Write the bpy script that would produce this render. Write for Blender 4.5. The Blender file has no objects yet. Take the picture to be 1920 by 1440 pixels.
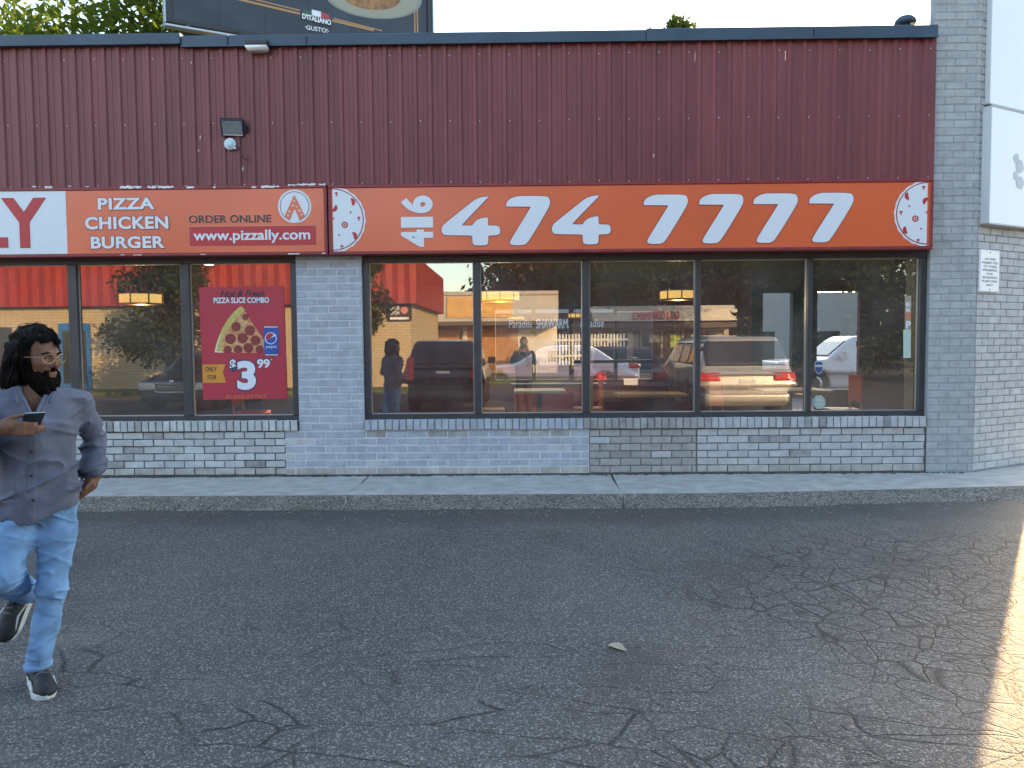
import bpy, bmesh, math, random
import numpy as np
from mathutils import Vector, Matrix
random.seed(7); rng = np.random.default_rng(7)
S = bpy.context.scene
COL = S.collection
R = math.radians

# ------------------------------------------------------------------ camera
F = 1443.0                                   # focal length in photo pixels (1920 wide)
CAM = Vector((0.0, -8.2, 1.57))
AX = Vector((0.999887, 0.012785, -0.007965)); AY = Vector((0.007291, 0.051976, 0.998622)); AZ = Vector((0.013182, -0.998566, 0.051877))
cd = bpy.data.cameras.new('camera'); co = bpy.data.objects.new('camera', cd); COL.objects.link(co)
cd.sensor_width = 36.0; cd.lens = F / 1920 * 36.0; cd.clip_start = 0.05; cd.clip_end = 2000
M = Matrix((AX, AY, AZ)).transposed().to_4x4(); M.translation = CAM
co.matrix_world = M
S.camera = co

# ------------------------------------------------------------------ light
SUN_AZ, SUN_EL = 34.7, 15.5                  # degrees right of +Y (behind the shop), above the horizon
W = bpy.data.worlds.new('World'); S.world = W; W.use_nodes = True
nt = W.node_tree; nt.nodes.clear()
sky = nt.nodes.new('ShaderNodeTexSky'); sky.sky_type = 'NISHITA'; sky.sun_disc = False
sky.sun_elevation = R(SUN_EL); sky.sun_rotation = R(SUN_AZ); sky.air_density = 1.0; sky.dust_density = 1.0; sky.ozone_density = 0.35
bg = nt.nodes.new('ShaderNodeBackground'); bg.inputs[1].default_value = 0.15
wo = nt.nodes.new('ShaderNodeOutputWorld')
nt.links.new(sky.outputs[0], bg.inputs[0]); nt.links.new(bg.outputs[0], wo.inputs[0])
sl = bpy.data.lights.new('sun', 'SUN'); sl.energy = 3.3; sl.angle = R(0.5); sl.color = (1.0, 0.66, 0.33)
so = bpy.data.objects.new('sun', sl); COL.objects.link(so)
sd = Vector((-math.sin(R(SUN_AZ)) * math.cos(R(SUN_EL)), -math.cos(R(SUN_AZ)) * math.cos(R(SUN_EL)), -math.sin(R(SUN_EL))))
so.rotation_euler = sd.to_track_quat('-Z', 'Y').to_euler(); so.location = (20, 30, 20)
S.view_settings.view_transform = 'Standard'; S.view_settings.look = 'None'
S.view_settings.exposure = 2.35; S.view_settings.gamma = 1.0; S.view_settings.use_curve_mapping = False
S.cycles.max_bounces = 8; S.cycles.transparent_max_bounces = 12; S.cycles.glossy_bounces = 4
S.cycles.use_denoising = True
try: S.cycles.sample_clamp_indirect = 6.0
except Exception: pass

# ------------------------------------------------------------------ helpers
def at(px, py, Y):
    """pixel of the photograph -> point on the vertical plane y = Y of the place"""
    d = AX * (px - 960) - AY * (py - 720) - AZ * F
    return CAM + d * ((Y - CAM.y) / d.y)

_mats = {}
def mat(name, col, rough=0.6, metal=0.0, var=0.0, vscale=4.0, bump=0.0, bscale=60.0, objvar=0.0, spec=0.4,
        emit=None, estr=0.0, col2=None, thr=None, coat=0.0, detail=4.0, translucent=0.0, stretch=None):
    if name in _mats: return _mats[name]
    m = bpy.data.materials.new(name); m.use_nodes = True; _mats[name] = m
    n = m.node_tree.nodes; L = m.node_tree.links
    p = n['Principled BSDF']
    p.inputs['Roughness'].default_value = rough; p.inputs['Metallic'].default_value = metal
    p.inputs['Specular IOR Level'].default_value = spec
    if coat: p.inputs['Coat Weight'].default_value = coat; p.inputs['Coat Roughness'].default_value = 0.05
    c4 = (*col, 1.0); p.inputs['Base Color'].default_value = c4
    geo = n.new('ShaderNodeNewGeometry'); out = None
    if var or col2:
        no = n.new('ShaderNodeTexNoise'); no.inputs['Scale'].default_value = vscale; no.inputs['Detail'].default_value = detail
        if stretch:
            vm = n.new('ShaderNodeVectorMath'); vm.operation = 'MULTIPLY'; vm.inputs[1].default_value = stretch; L.new(geo.outputs['Position'], vm.inputs[0]); L.new(vm.outputs[0], no.inputs['Vector'])
        else: L.new(geo.outputs['Position'], no.inputs['Vector'])
        mr = n.new('ShaderNodeMapRange')
        if thr: mr.inputs[1].default_value = thr - 0.03; mr.inputs[2].default_value = thr + 0.03
        else: mr.inputs[1].default_value = 0.3; mr.inputs[2].default_value = 0.7
        L.new(no.outputs[0], mr.inputs[0])
        mx = n.new('ShaderNodeMix'); mx.data_type = 'RGBA'
        a = col if col2 else [max(0, c * (1 - var)) for c in col]; b = col2 if col2 else [min(1, c * (1 + var)) for c in col]
        mx.inputs[6].default_value = (*a, 1); mx.inputs[7].default_value = (*b, 1)
        L.new(mr.outputs[0], mx.inputs[0]); out = mx.outputs[2]
    if objvar:
        oi = n.new('ShaderNodeObjectInfo'); mr2 = n.new('ShaderNodeMapRange')
        mr2.inputs[3].default_value = 1 - objvar; mr2.inputs[4].default_value = 1 + objvar
        L.new(oi.outputs['Random'], mr2.inputs[0])
        hs = n.new('ShaderNodeHueSaturation'); hs.inputs['Color'].default_value = c4
        L.new(mr2.outputs[0], hs.inputs['Value'])
        if out: L.new(out, hs.inputs['Color'])
        out = hs.outputs[0]
    if out: L.new(out, p.inputs['Base Color'])
    if bump:
        nb = n.new('ShaderNodeTexNoise'); nb.inputs['Scale'].default_value = bscale; nb.inputs['Detail'].default_value = 5
        L.new(geo.outputs['Position'], nb.inputs['Vector'])
        b = n.new('ShaderNodeBump'); b.inputs['Strength'].default_value = bump; b.inputs['Distance'].default_value = 0.01
        L.new(nb.outputs[0], b.inputs['Height']); L.new(b.outputs[0], p.inputs['Normal'])
    if emit: p.inputs['Emission Color'].default_value = (*emit, 1); p.inputs['Emission Strength'].default_value = estr
    if translucent:
        o = n['Material Output']; t = n.new('ShaderNodeBsdfTranslucent'); ms = n.new('ShaderNodeMixShader')
        ms.inputs[0].default_value = translucent
        t.inputs[0].default_value = (min(1, col[0] * 2.2), min(1, col[1] * 1.9), col[2] * 0.8, 1)
        L.new(p.outputs[0], ms.inputs[1]); L.new(t.outputs[0], ms.inputs[2]); L.new(ms.outputs[0], o.inputs[0])
    return m

def tag(o, label=None, cat=None, group=None, kind=None):
    if label: o['label'] = label
    if cat: o['category'] = cat
    if group: o['group'] = group
    if kind: o['kind'] = kind
    return o
def empty(name, loc=(0, 0, 0), rz=0.0, label=None, cat=None, group=None):
    o = bpy.data.objects.new(name, None); COL.objects.link(o); o.location = loc; o.rotation_euler = (0, 0, rz)
    o.empty_display_size = 0.1
    return tag(o, label, cat, group)
def link(name, me, parent=None, m=None, loc=None, rot=None):
    o = bpy.data.objects.new(name, me); COL.objects.link(o)
    if parent is not None: o.parent = parent
    if loc is not None: o.location = loc
    if rot is not None: o.rotation_euler = rot
    if m is not None:
        if len(me.materials) == 0: me.materials.append(m)
        elif me.materials[0] is not m:
            o.material_slots[0].link = 'OBJECT'; o.material_slots[0].material = m
    return o
def npmesh(name, V, Fq, smooth=False):
    me = bpy.data.meshes.new(name); V = np.asarray(V, dtype=np.float32); Fq = np.asarray(Fq, dtype=np.int32)
    k = Fq.shape[1]; me.vertices.add(len(V)); me.vertices.foreach_set('co', V.ravel())
    me.loops.add(Fq.size); me.loops.foreach_set('vertex_index', Fq.ravel())
    me.polygons.add(len(Fq)); me.polygons.foreach_set('loop_start', np.arange(0, Fq.size, k, dtype=np.int32))
    me.polygons.foreach_set('use_smooth', np.full(len(Fq), smooth))
    me.update(calc_edges=True); me.validate(); return me

class MB:
    """collects simple solids into one mesh"""
    def __init__(s): s.v = []; s.f = []; s.sm = []
    def add(s, vs, fs, smooth=False):
        b = len(s.v); s.v += [tuple(v) for v in vs]; s.f += [tuple(i + b for i in f) for f in fs]; s.sm += [smooth] * len(fs); return s
    def box(s, x0, x1, y0, y1, z0, z1):
        return s.add([(x0, y0, z0), (x1, y0, z0), (x1, y1, z0), (x0, y1, z0), (x0, y0, z1), (x1, y0, z1), (x1, y1, z1), (x0, y1, z1)],
                     [(3, 2, 1, 0), (4, 5, 6, 7), (0, 1, 5, 4), (1, 2, 6, 5), (2, 3, 7, 6), (3, 0, 4, 7)])
    def cbox(s, x0, x1, y0, y1, z0, z1, c=0.004):
        """box with a chamfer all round its front (-y) face"""
        a = [(x0, y1, z0), (x1, y1, z0), (x1, y1, z1), (x0, y1, z1)]
        b = [(x0, y0 + c, z0), (x1, y0 + c, z0), (x1, y0 + c, z1), (x0, y0 + c, z1)]
        d = [(x0 + c, y0, z0 + c), (x1 - c, y0, z0 + c), (x1 - c, y0, z1 - c), (x0 + c, y0, z1 - c)]
        fs = [(8, 9, 10, 11), (3, 2, 1, 0)]
        for k in range(4):
            l = (k + 1) % 4; fs += [(k, l, l + 4, k + 4), (k + 4, l + 4, l + 8, k + 8)]
        return s.add(a + b + d, fs)
    def tube(s, pts, r, n=8, cap=True):
        pts = [Vector(p) for p in pts]; rs = r if isinstance(r, (list, tuple)) else [r] * len(pts); rings = []
        for i, p in enumerate(pts):
            d = (pts[min(i + 1, len(pts) - 1)] - pts[max(i - 1, 0)]).normalized()
            a = d.cross(Vector((0, 0, 1)) if abs(d.z) < 0.9 else Vector((1, 0, 0))).normalized(); b = d.cross(a)
            rings += [p + (a * math.cos(2 * math.pi * k / n) + b * math.sin(2 * math.pi * k / n)) * rs[i] for k in range(n)]
        fs = [(i * n + k, i * n + (k + 1) % n, (i + 1) * n + (k + 1) % n, (i + 1) * n + k) for i in range(len(pts) - 1) for k in range(n)]
        s.add(rings, fs, True)
        if cap: s.add(rings[:n], [tuple(range(n))]); s.add(rings[-n:], [tuple(range(n))[::-1]])
        return s
    def lathe(s, prof, c=(0, 0, 0), n=20, axis='z'):
        vs = []
        for (r, h) in prof:
            for k in range(n):
                a = 2 * math.pi * k / n; u, w = r * math.cos(a), r * math.sin(a)
                vs.append({'z': (c[0] + u, c[1] + w, c[2] + h), 'y': (c[0] + u, c[1] + h, c[2] + w), 'x': (c[0] + h, c[1] + u, c[2] + w)}[axis])
        fs = [(i * n + k, i * n + (k + 1) % n, (i + 1) * n + (k + 1) % n, (i + 1) * n + k) for i in range(len(prof) - 1) for k in range(n)]
        fs += [tuple(range(n))[::-1], tuple((len(prof) - 1) * n + k for k in range(n))]
        return s.add(vs, fs, True)
    def sheet(s, poly, y, th=0.0015):
        """flat polygon in x,z at depth y, with a little thickness"""
        n = len(poly); vs = [(p[0], y, p[1]) for p in poly] + [(p[0], y + th, p[1]) for p in poly]
        return s.add(vs, [tuple(range(n)), tuple(range(n, 2 * n))[::-1]] + [(k, k + n, (k + 1) % n + n, (k + 1) % n) for k in range(n)])
    def mesh(s, name='mesh'):
        me = bpy.data.meshes.new(name); me.from_pydata(s.v, [], s.f)
        me.polygons.foreach_set('use_smooth', s.sm); me.update(); return me
    def build(s, name, m, parent=None, loc=None, rot=None, fix=True):
        me = s.mesh(name)
        if fix:
            bm = bmesh.new(); bm.from_mesh(me); bmesh.ops.recalc_face_normals(bm, faces=bm.faces); bm.to_mesh(me); bm.free()
        return link(name, me, parent, m, loc, rot)

def shape(outlines, depth=0.004):
    """filled 2-D outlines (holes allowed) in x,z, extruded towards +y: mesh with front face at y = 0"""
    cu = bpy.data.curves.new('shape', 'CURVE'); cu.dimensions = '2D'; cu.fill_mode = 'BOTH'; cu.extrude = depth / 2
    for ol in outlines:
        sp = cu.splines.new('POLY'); sp.points.add(len(ol) - 1)
        for p, (x, z) in zip(sp.points, ol): p.co = (x, z, 0, 1)
        sp.use_cyclic_u = True
    return curve_mesh(cu, depth)
def curve_mesh(cu, depth):
    ob = bpy.data.objects.new('curve', cu); COL.objects.link(ob)
    dg = bpy.context.evaluated_depsgraph_get(); dg.update()
    me = bpy.data.meshes.new_from_object(ob.evaluated_get(dg))
    bpy.data.objects.remove(ob); bpy.data.curves.remove(cu)
    me.materials.clear()
    for v in me.vertices: x, y, z = v.co; v.co = (x, -z + depth / 2, y)
    me.update(); return me
def textmesh(s, bold=0.0, shear=0.0, depth=0.004, space=1.0):
    cu = bpy.data.curves.new('text', 'FONT'); cu.body = s; cu.size = 1.0; cu.offset = bold; cu.shear = shear; cu.extrude = depth / 2
    cu.space_character = space; cu.resolution_u = 5
    return curve_mesh(cu, depth)
def bounds(me):
    a = np.empty(len(me.vertices) * 3, dtype=np.float32); me.vertices.foreach_get('co', a); a = a.reshape(-1, 3)
    return a.min(0), a.max(0)
def fit(me, x0, x1, z0, z1):
    lo, hi = bounds(me); sx = (x1 - x0) / (hi[0] - lo[0]); sz = (z1 - z0) / (hi[2] - lo[2])
    for v in me.vertices: v.co = (x0 + (v.co.x - lo[0]) * sx, v.co.y, z0 + (v.co.z - lo[2]) * sz)
    me.update(); return me
def letters(s, x0, x1, z0, z1, y, m, parent, name='letter', bold=0.0, shear=0.0, depth=0.006, whole=False, flip=False, space=1.0):
    """a line of lettering fitted to the box x0..x1, z0..z1 at depth y, each character its own part (or one part when whole)"""
    full = textmesh(s, bold, shear, depth, space); lo, hi = bounds(full); sx = (x1 - x0) / (hi[0] - lo[0]); sz = (z1 - z0) / (hi[2] - lo[2])
    objs = []
    def put(me, off):
        for v in me.vertices:
            X = x0 + (v.co.x + off - lo[0]) * sx; Z = z0 + (v.co.z - lo[2]) * sz
            v.co = ((x0 + x1 - X), -v.co.y, Z) if flip else (X, v.co.y, Z)
        me.update(); o = link(name, me, parent, m, (0, y, 0)); objs.append(o)
    if whole: put(full, 0.0)
    else:
        for i, ch in enumerate(s):
            if ch == ' ': continue
            pre = bounds(textmesh(s[:i + 1], bold, shear, depth, space))[1][0]; me = textmesh(ch, bold, shear, depth, space)
            put(me, pre - bounds(me)[1][0])
    return objs
def pbox(a, b, Y):
    """pixel corners (left, top), (right, bottom) -> x0, x1, z0, z1 on plane y = Y"""
    p = at(a[0], b[1], Y); q = at(b[0], a[1], Y); p2 = at(a[0], a[1], Y); q2 = at(b[0], b[1], Y)
    return (p.x + p2.x) / 2, (q.x + q2.x) / 2, (p.z + q2.z) / 2, (q.z + p2.z) / 2
def disc(c, r, n=24, sq=1.0, jag=0.0, a0=0.0, a1=2 * math.pi):
    cl = abs(a1 - a0 - 2 * math.pi) < 1e-6; m = n if cl else n + 1
    return [(c[0] + r * (1 + jag * random.uniform(-1, 1)) * math.cos(a0 + (a1 - a0) * k / n), c[1] + sq * r * (1 + jag * random.uniform(-1, 1)) * math.sin(a0 + (a1 - a0) * k / n)) for k in range(m)]

# implicit solids -> smooth meshes (surface nets)
def nets(f, lo, hi, h, name='solid'):
    lo = np.array(lo, float); n = np.ceil((np.array(hi) - lo) / h).astype(int) + 1
    ax = [(lo[i] + h * np.arange(n[i])).astype(np.float32) for i in range(3)]
    P = np.meshgrid(*ax, indexing='ij', sparse=True); v = np.broadcast_to(f(*P), n).astype(np.float32)
    s = v < 0; c = np.zeros(n - 1, dtype=np.int8)
    for dx in (0, 1):
        for dy in (0, 1):
            for dz in (0, 1): c += s[dx:n[0] - 1 + dx, dy:n[1] - 1 + dy, dz:n[2] - 1 + dz]
    I = np.argwhere((c > 0) & (c < 8)); acc = np.zeros((len(I), 3)); cnt = np.zeros(len(I))
    cor = [(0, 0, 0), (1, 0, 0), (0, 1, 0), (1, 1, 0), (0, 0, 1), (1, 0, 1), (0, 1, 1), (1, 1, 1)]
    for a in range(8):
        for b in range(a + 1, 8):
            if sum(abs(x - y) for x, y in zip(cor[a], cor[b])) != 1: continue
            A = I + cor[a]; B = I + cor[b]; va = v[tuple(A.T)]; vb = v[tuple(B.T)]; k = (va < 0) != (vb < 0)
            t = (va[k] / (va[k] - vb[k]))[:, None]; acc[k] += A[k] + (B[k] - A[k]) * t; cnt[k] += 1
    V = lo + h * acc / np.maximum(cnt, 1)[:, None]
    idx = -np.ones(n - 1, dtype=np.int32); idx[tuple(I.T)] = np.arange(len(I)); Q = []
    for d in range(3):
        e, g = (d + 1) % 3, (d + 2) % 3
        s0 = np.take(s, range(n[d] - 1), d); s1 = np.take(s, range(1, n[d]), d)
        E = np.argwhere(s0 != s1); E = E[(E[:, e] > 0) & (E[:, g] > 0) & (E[:, e] < n[e] - 1) & (E[:, g] < n[g] - 1)]
        de = np.eye(3, dtype=int)[e]; dg = np.eye(3, dtype=int)[g]
        q = np.stack([idx[tuple((E - de - dg).T)], idx[tuple((E - dg).T)], idx[tuple(E.T)], idx[tuple((E - de).T)]], 1)
        fl = ~s0[tuple(E.T)]; q[fl] = q[fl][:, ::-1]; Q.append(q)
    Q = np.concatenate(Q); Q = Q[(Q >= 0).all(1)]
    return npmesh(name, V, Q, True)
def smin(a, b, k): h = np.clip(0.5 + 0.5 * (b - a) / k, 0, 1); return b + (a - b) * h - k * h * (1 - h)
def smax(a, b, k): return -smin(-a, -b, k)
def cap(P, a, b, ra, rb):
    a = np.array(a); d = np.array(b) - a; L2 = max(1e-9, float(d @ d))
    t = np.clip(((P[0] - a[0]) * d[0] + (P[1] - a[1]) * d[1] + (P[2] - a[2]) * d[2]) / L2, 0, 1)
    return np.sqrt((P[0] - a[0] - t * d[0]) ** 2 + (P[1] - a[1] - t * d[1]) ** 2 + (P[2] - a[2] - t * d[2]) ** 2) - (ra + (rb - ra) * t)
def ell(P, c, r):
    k = np.sqrt(((P[0] - c[0]) / r[0]) ** 2 + ((P[1] - c[1]) / r[1]) ** 2 + ((P[2] - c[2]) / r[2]) ** 2)
    return (k - 1) * min(r) * 1.0
def rbox(P, c, s, r):
    q = [np.abs(P[i] - c[i]) - (s[i] - r) for i in range(3)]
    return np.sqrt(np.maximum(q[0], 0) ** 2 + np.maximum(q[1], 0) ** 2 + np.maximum(q[2], 0) ** 2) + np.minimum(np.maximum(q[0], np.maximum(q[1], q[2])), 0) - r
_T = rng.random((32, 32, 32)).astype(np.float32)
def noise(P, sx, sy=None, sz=None, o=0.0):
    sy = sy or sx; sz = sz or sx; f = []
    P = np.broadcast_arrays(*P)
    for p, s in zip(P, (sx, sy, sz)):
        q = p * s + o + 500.0; i = np.floor(q).astype(np.int32); t = q - i; f.append((i % 32, (i + 1) % 32, t * t * (3 - 2 * t)))
    (x0, x1, tx), (y0, y1, ty), (z0, z1, tz) = f
    L = lambda a, b, t: a + (b - a) * t
    return L(L(L(_T[x0, y0, z0], _T[x1, y0, z0], tx), L(_T[x0, y1, z0], _T[x1, y1, z0], tx), ty),
             L(L(_T[x0, y0, z1], _T[x1, y0, z1], tx), L(_T[x0, y1, z1], _T[x1, y1, z1], tx), ty), tz) * 2 - 1
# ------------------------------------------------------------------ ground
def node_mat(name):
    m = bpy.data.materials.new(name); m.use_nodes = True; _mats[name] = m
    return m, m.node_tree.nodes, m.node_tree.links, m.node_tree.nodes['Principled BSDF']
def N(n, typ, **kw):
    x = n.new(typ)
    for k, v in kw.items():
        if isinstance(k, str) and k.startswith('i'): x.inputs[int(k[1:])].default_value = v
        else: setattr(x, k, v)
    return x
def asphalt():
    m, n, L, p = node_mat('asphalt'); geo = N(n, 'ShaderNodeNewGeometry'); P = geo.outputs['Position']
    sep = N(n, 'ShaderNodeSeparateXYZ'); L.new(P, sep.inputs[0])
    def math_(op, a, b=None, clamp=False):
        x = N(n, 'ShaderNodeMath', operation=op, use_clamp=clamp)
        for i, q in enumerate((a, b)):
            if q is None: continue
            if isinstance(q, (int, float)): x.inputs[i].default_value = q
            else: L.new(q, x.inputs[i])
        return x.outputs[0]
    def noise_(scale, detail=4, vec=P):
        x = N(n, 'ShaderNodeTexNoise'); x.inputs['Scale'].default_value = scale; x.inputs['Detail'].default_value = detail; L.new(vec, x.inputs['Vector']); return x
    def rng_(v, a, b, c=0.0, d=1.0):
        x = N(n, 'ShaderNodeMapRange'); x.inputs[1].default_value = a; x.inputs[2].default_value = b; x.inputs[3].default_value = c; x.inputs[4].default_value = d; L.new(v, x.inputs[0]); return x.outputs[0]
    def mix_(f, a, b, typ='MIX'):
        x = N(n, 'ShaderNodeMix', data_type='RGBA', blend_type=typ)
        for i, q in ((0, f), (6, a), (7, b)):
            if isinstance(q, (int, float)): x.inputs[i].default_value = q
            elif isinstance(q, tuple): x.inputs[i].default_value = (*q, 1)
            else: L.new(q, x.inputs[i])
        return x.outputs[2]
    big = noise_(0.55, 5).outputs[0]; mid = noise_(3.2, 4).outputs[0]
    base = mix_(rng_(big, 0.35, 0.65), (0.090, 0.086, 0.078), (0.132, 0.125, 0.111))
    base = mix_(rng_(mid, 0.3, 0.7, 0, 0.35), base, (0.068, 0.068, 0.07))
    vo = N(n, 'ShaderNodeTexVoronoi'); vo.inputs['Scale'].default_value = 125; L.new(P, vo.inputs['Vector'])
    vs = N(n, 'ShaderNodeSeparateColor'); L.new(vo.outputs['Color'], vs.inputs[0])
    stone = rng_(vs.outputs[0], 0.66, 1.0)
    base = mix_(math_('MULTIPLY', stone, 0.85), base, (0.40, 0.375, 0.335))
    dk = math_('MAXIMUM', rng_(vs.outputs[1], 0.6, 1.0), rng_(vo.outputs['Distance'], 0.42, 0.75)); base = mix_(math_('MULTIPLY', dk, 0.6), base, (0.022, 0.022, 0.024))
    stn = rng_(noise_(0.85, 6).outputs[0], 0.56, 0.66, 0, 0.34); base = mix_(stn, base, (0.045, 0.043, 0.042)); pale_ = rng_(noise_(1.35, 6).outputs[0], 0.60, 0.72, 0, 0.22); base = mix_(pale_, base, (0.20, 0.19, 0.17))
    wn = noise_(2.3, 5); wv = N(n, 'ShaderNodeVectorMath', operation='MULTIPLY_ADD'); L.new(wn.outputs['Color'], wv.inputs[0]); wv.inputs[1].default_value = (0.22, 0.22, 0); L.new(P, wv.inputs[2])
    def cracks(scale, width, sx=1.0, sy=1.0, rot=0.0):
        mp = N(n, 'ShaderNodeMapping'); mp.inputs['Scale'].default_value = (sx, sy, 0); mp.inputs['Rotation'].default_value = (0, 0, rot); L.new(wv.outputs[0], mp.inputs['Vector'])
        v = N(n, 'ShaderNodeTexVoronoi', feature='DISTANCE_TO_EDGE'); v.inputs['Scale'].default_value = scale; L.new(mp.outputs[0], v.inputs['Vector'])
        return rng_(v.outputs['Distance'], 0.0, width, 1.0, 0.0)
    # alligator cracking towards the right of the drive, long loose cracks elsewhere
    reg = math_('ADD', sep.outputs[0], math_('MULTIPLY', rng_(noise_(0.7, 3).outputs[0], 0.25, 0.75, -1, 1), 1.4))
    reg = math_('ADD', reg, math_('MULTIPLY', sep.outputs[1], -0.22))
    mr = rng_(reg, 1.6, 2.9); near = rng_(sep.outputs[1], -1.9, -2.5)
    c1 = math_('MULTIPLY', math_('MULTIPLY', cracks(5.4, 0.052, 1, 0.9), mr), near)
    c2 = math_('MULTIPLY', math_('MULTIPLY', cracks(10.5, 0.062), rng_(reg, 2.2, 3.3)), math_('MULTIPLY', near, 0.8))
    lm = rng_(noise_(1.6, 4).outputs[0], 0.40, 0.50)
    c3 = math_('MULTIPLY', math_('MULTIPLY', cracks(2.6, 0.017, 0.42, 1.5, -0.18), lm), rng_(sep.outputs[1], -3.4, -4.6))
    c4 = math_('MULTIPLY', math_('MULTIPLY', cracks(5.2, 0.024, 0.5, 1.4, -0.1), rng_(noise_(1.9, 4).outputs[0], 0.50, 0.60)), rng_(sep.outputs[1], -3.6, -5.0, 0, 0.9))
    cr = math_('MAXIMUM', math_('MAXIMUM', c1, c2), math_('MAXIMUM', c3, c4))
    # smoother, newer strip laid against the kerb
    st = rng_(math_('ADD', sep.outputs[1], math_('MULTIPLY', mid, 0.5)), -1.75, -1.5, 0, 0.55)
    st = math_('MULTIPLY', st, rng_(sep.outputs[1], 0, 3, 1, 0)); base = mix_(st, base, (0.046, 0.047, 0.048))
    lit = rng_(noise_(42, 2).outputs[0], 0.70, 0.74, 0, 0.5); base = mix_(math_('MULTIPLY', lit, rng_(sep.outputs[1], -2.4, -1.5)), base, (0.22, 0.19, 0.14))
    col = mix_(cr, base, (0.012, 0.012, 0.013)); L.new(col, p.inputs['Base Color'])
    p.inputs['Roughness'].default_value = 0.72; p.inputs['Specular IOR Level'].default_value = 0.45
    hgt = math_('ADD', math_('MULTIPLY', vo.outputs['Distance'], -0.55), math_('MULTIPLY', cr, -0.8)); hgt = math_('ADD', hgt, math_('MULTIPLY', mid, 0.25))
    hgt = math_('ADD', hgt, math_('MULTIPLY', math_('MULTIPLY', stone, 0.5), 1.0))
    b = N(n, 'ShaderNodeBump'); b.inputs['Strength'].default_value = 0.75; b.inputs['Distance'].default_value = 0.012; L.new(hgt, b.inputs['Height']); L.new(b.outputs[0], p.inputs['Normal'])
    return m
def gz(y): return 0.10 if y > -1.25 else 0.0 if y < -4.6 else 0.10 * (y + 4.6) / 3.35
ys = [-400, -150, -60, -30, -12, -8.2, -6.5, -5.2, -4.6, -4.0, -3.2, -2.4, -1.7, -1.25, 1, 8, 20, 60, 400]
xs = [-400, -100, -30, -12, -6, -3, 0, 3, 6, 12, 30, 100, 400]
gv = [(x, y, gz(y)) for y in ys for x in xs]; nx = len(xs)
gf = [(j * nx + i, j * nx + i + 1, (j + 1) * nx + i + 1, (j + 1) * nx + i) for j in range(len(ys) - 1) for i in range(nx - 1)]
g = link('ground', npmesh('ground', gv, gf, True), None, asphalt()); tag(g, 'cracked grey asphalt drive in front of the shop', kind='structure')

# sidewalk: three slabs with the two broken joints between them, rough kerb face
conc = mat('sidewalk_concrete', (0.415, 0.40, 0.365), 0.85, var=0.2, vscale=6, bump=0.35, bscale=160, detail=9)
def kerbmat():
    m, n, L, p = node_mat('kerb_aggregate'); geo = N(n, 'ShaderNodeNewGeometry')
    v = N(n, 'ShaderNodeTexVoronoi'); v.inputs['Scale'].default_value = 75; L.new(geo.outputs['Position'], v.inputs['Vector'])
    sc = N(n, 'ShaderNodeSeparateColor'); L.new(v.outputs['Color'], sc.inputs[0])
    cr = N(n, 'ShaderNodeValToRGB'); cr.color_ramp.elements[0].color = (0.06, 0.056, 0.048, 1); cr.color_ramp.elements[1].color = (0.36, 0.32, 0.26, 1)
    e = cr.color_ramp.elements.new(0.55); e.color = (0.18, 0.165, 0.14, 1); L.new(sc.outputs[0], cr.inputs[0])
    no = N(n, 'ShaderNodeTexNoise'); no.inputs['Scale'].default_value = 5; no.inputs['Detail'].default_value = 6; L.new(geo.outputs['Position'], no.inputs['Vector'])
    mr = N(n, 'ShaderNodeMapRange'); mr.inputs[1].default_value = 0.45; mr.inputs[2].default_value = 0.7; mr.inputs[4].default_value = 0.45; L.new(no.outputs[0], mr.inputs[0])
    mx = N(n, 'ShaderNodeMix', data_type='RGBA'); mx.inputs[7].default_value = (0.07, 0.075, 0.055, 1); L.new(mr.outputs[0], mx.inputs[0]); L.new(cr.outputs[0], mx.inputs[6]); L.new(mx.outputs[2], p.inputs['Base Color'])
    p.inputs['Roughness'].default_value = 0.95
    b = N(n, 'ShaderNodeBump'); b.inputs['Strength'].default_value = 0.7; b.inputs['Distance'].default_value = 0.015; b.invert = True; L.new(v.outputs['Distance'], b.inputs['Height']); L.new(b.outputs[0], p.inputs['Normal'])
    return m
kerb = kerbmat()
def edge_y(x): return -1.05 + (0.055 * (x - 1.5) ** 1.38 if x > 1.5 else 0.0) if x < 5 else edge_y(4.99) + (x - 4.99) * 0.42
PROF = [(1, 0, 0.165), (0.5, 0, 0.163), (0, 0.02, 0.160), (0, -0.03, 0.154), (0, -0.09, 0.138), (0, -0.20, 0.118), (0, -0.30, 0.105), (0, -0.37, 0.085), (0, -0.42, 0.02)]
def slab(x0, x1, w0, w1):
    """slab from x0 to x1; w0, w1 move its ends along the broken joint"""
    n = max(2, int((x1 - x0) / 0.08)); rows = []
    for i in range(n + 1):
        t = i / n; rows.append([])
        for k, (wall, dy, z) in enumerate(PROF):
            x = x0 + (x1 - x0) * t
            if i == 0: x += w0[min(k, len(w0) - 1)]
            if i == n: x += w1[min(k, len(w1) - 1)]
            ey = edge_y(x); yb = 0.3 if x < 4.8 else 0.3 + (x - 4.8) * 0.55
            y = yb if wall == 1 else (ey + yb) / 2 if wall == 0.5 else ey + dy
            if k > 2: y += 0.012 * math.sin(x * 9.0 + k) + random.uniform(-.008, .008); z += random.uniform(-.004, .004)
            rows[-1].append((x, y, z))
    V = [v for r in rows for v in r]; q = len(PROF)
    top = MB(); top.add(V, [(i * q + k, i * q + k + 1, (i + 1) * q + k + 1, (i + 1) * q + k) for i in range(n) for k in range(2)] + [tuple(range(q))[::-1], tuple(n * q + k for k in range(q))], False)
    fc = MB(); fc.add(V, [(i * q + k, i * q + k + 1, (i + 1) * q + k + 1, (i + 1) * q + k) for i in range(n) for k in range(2, q - 1)], True)
    return top, fc
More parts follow.
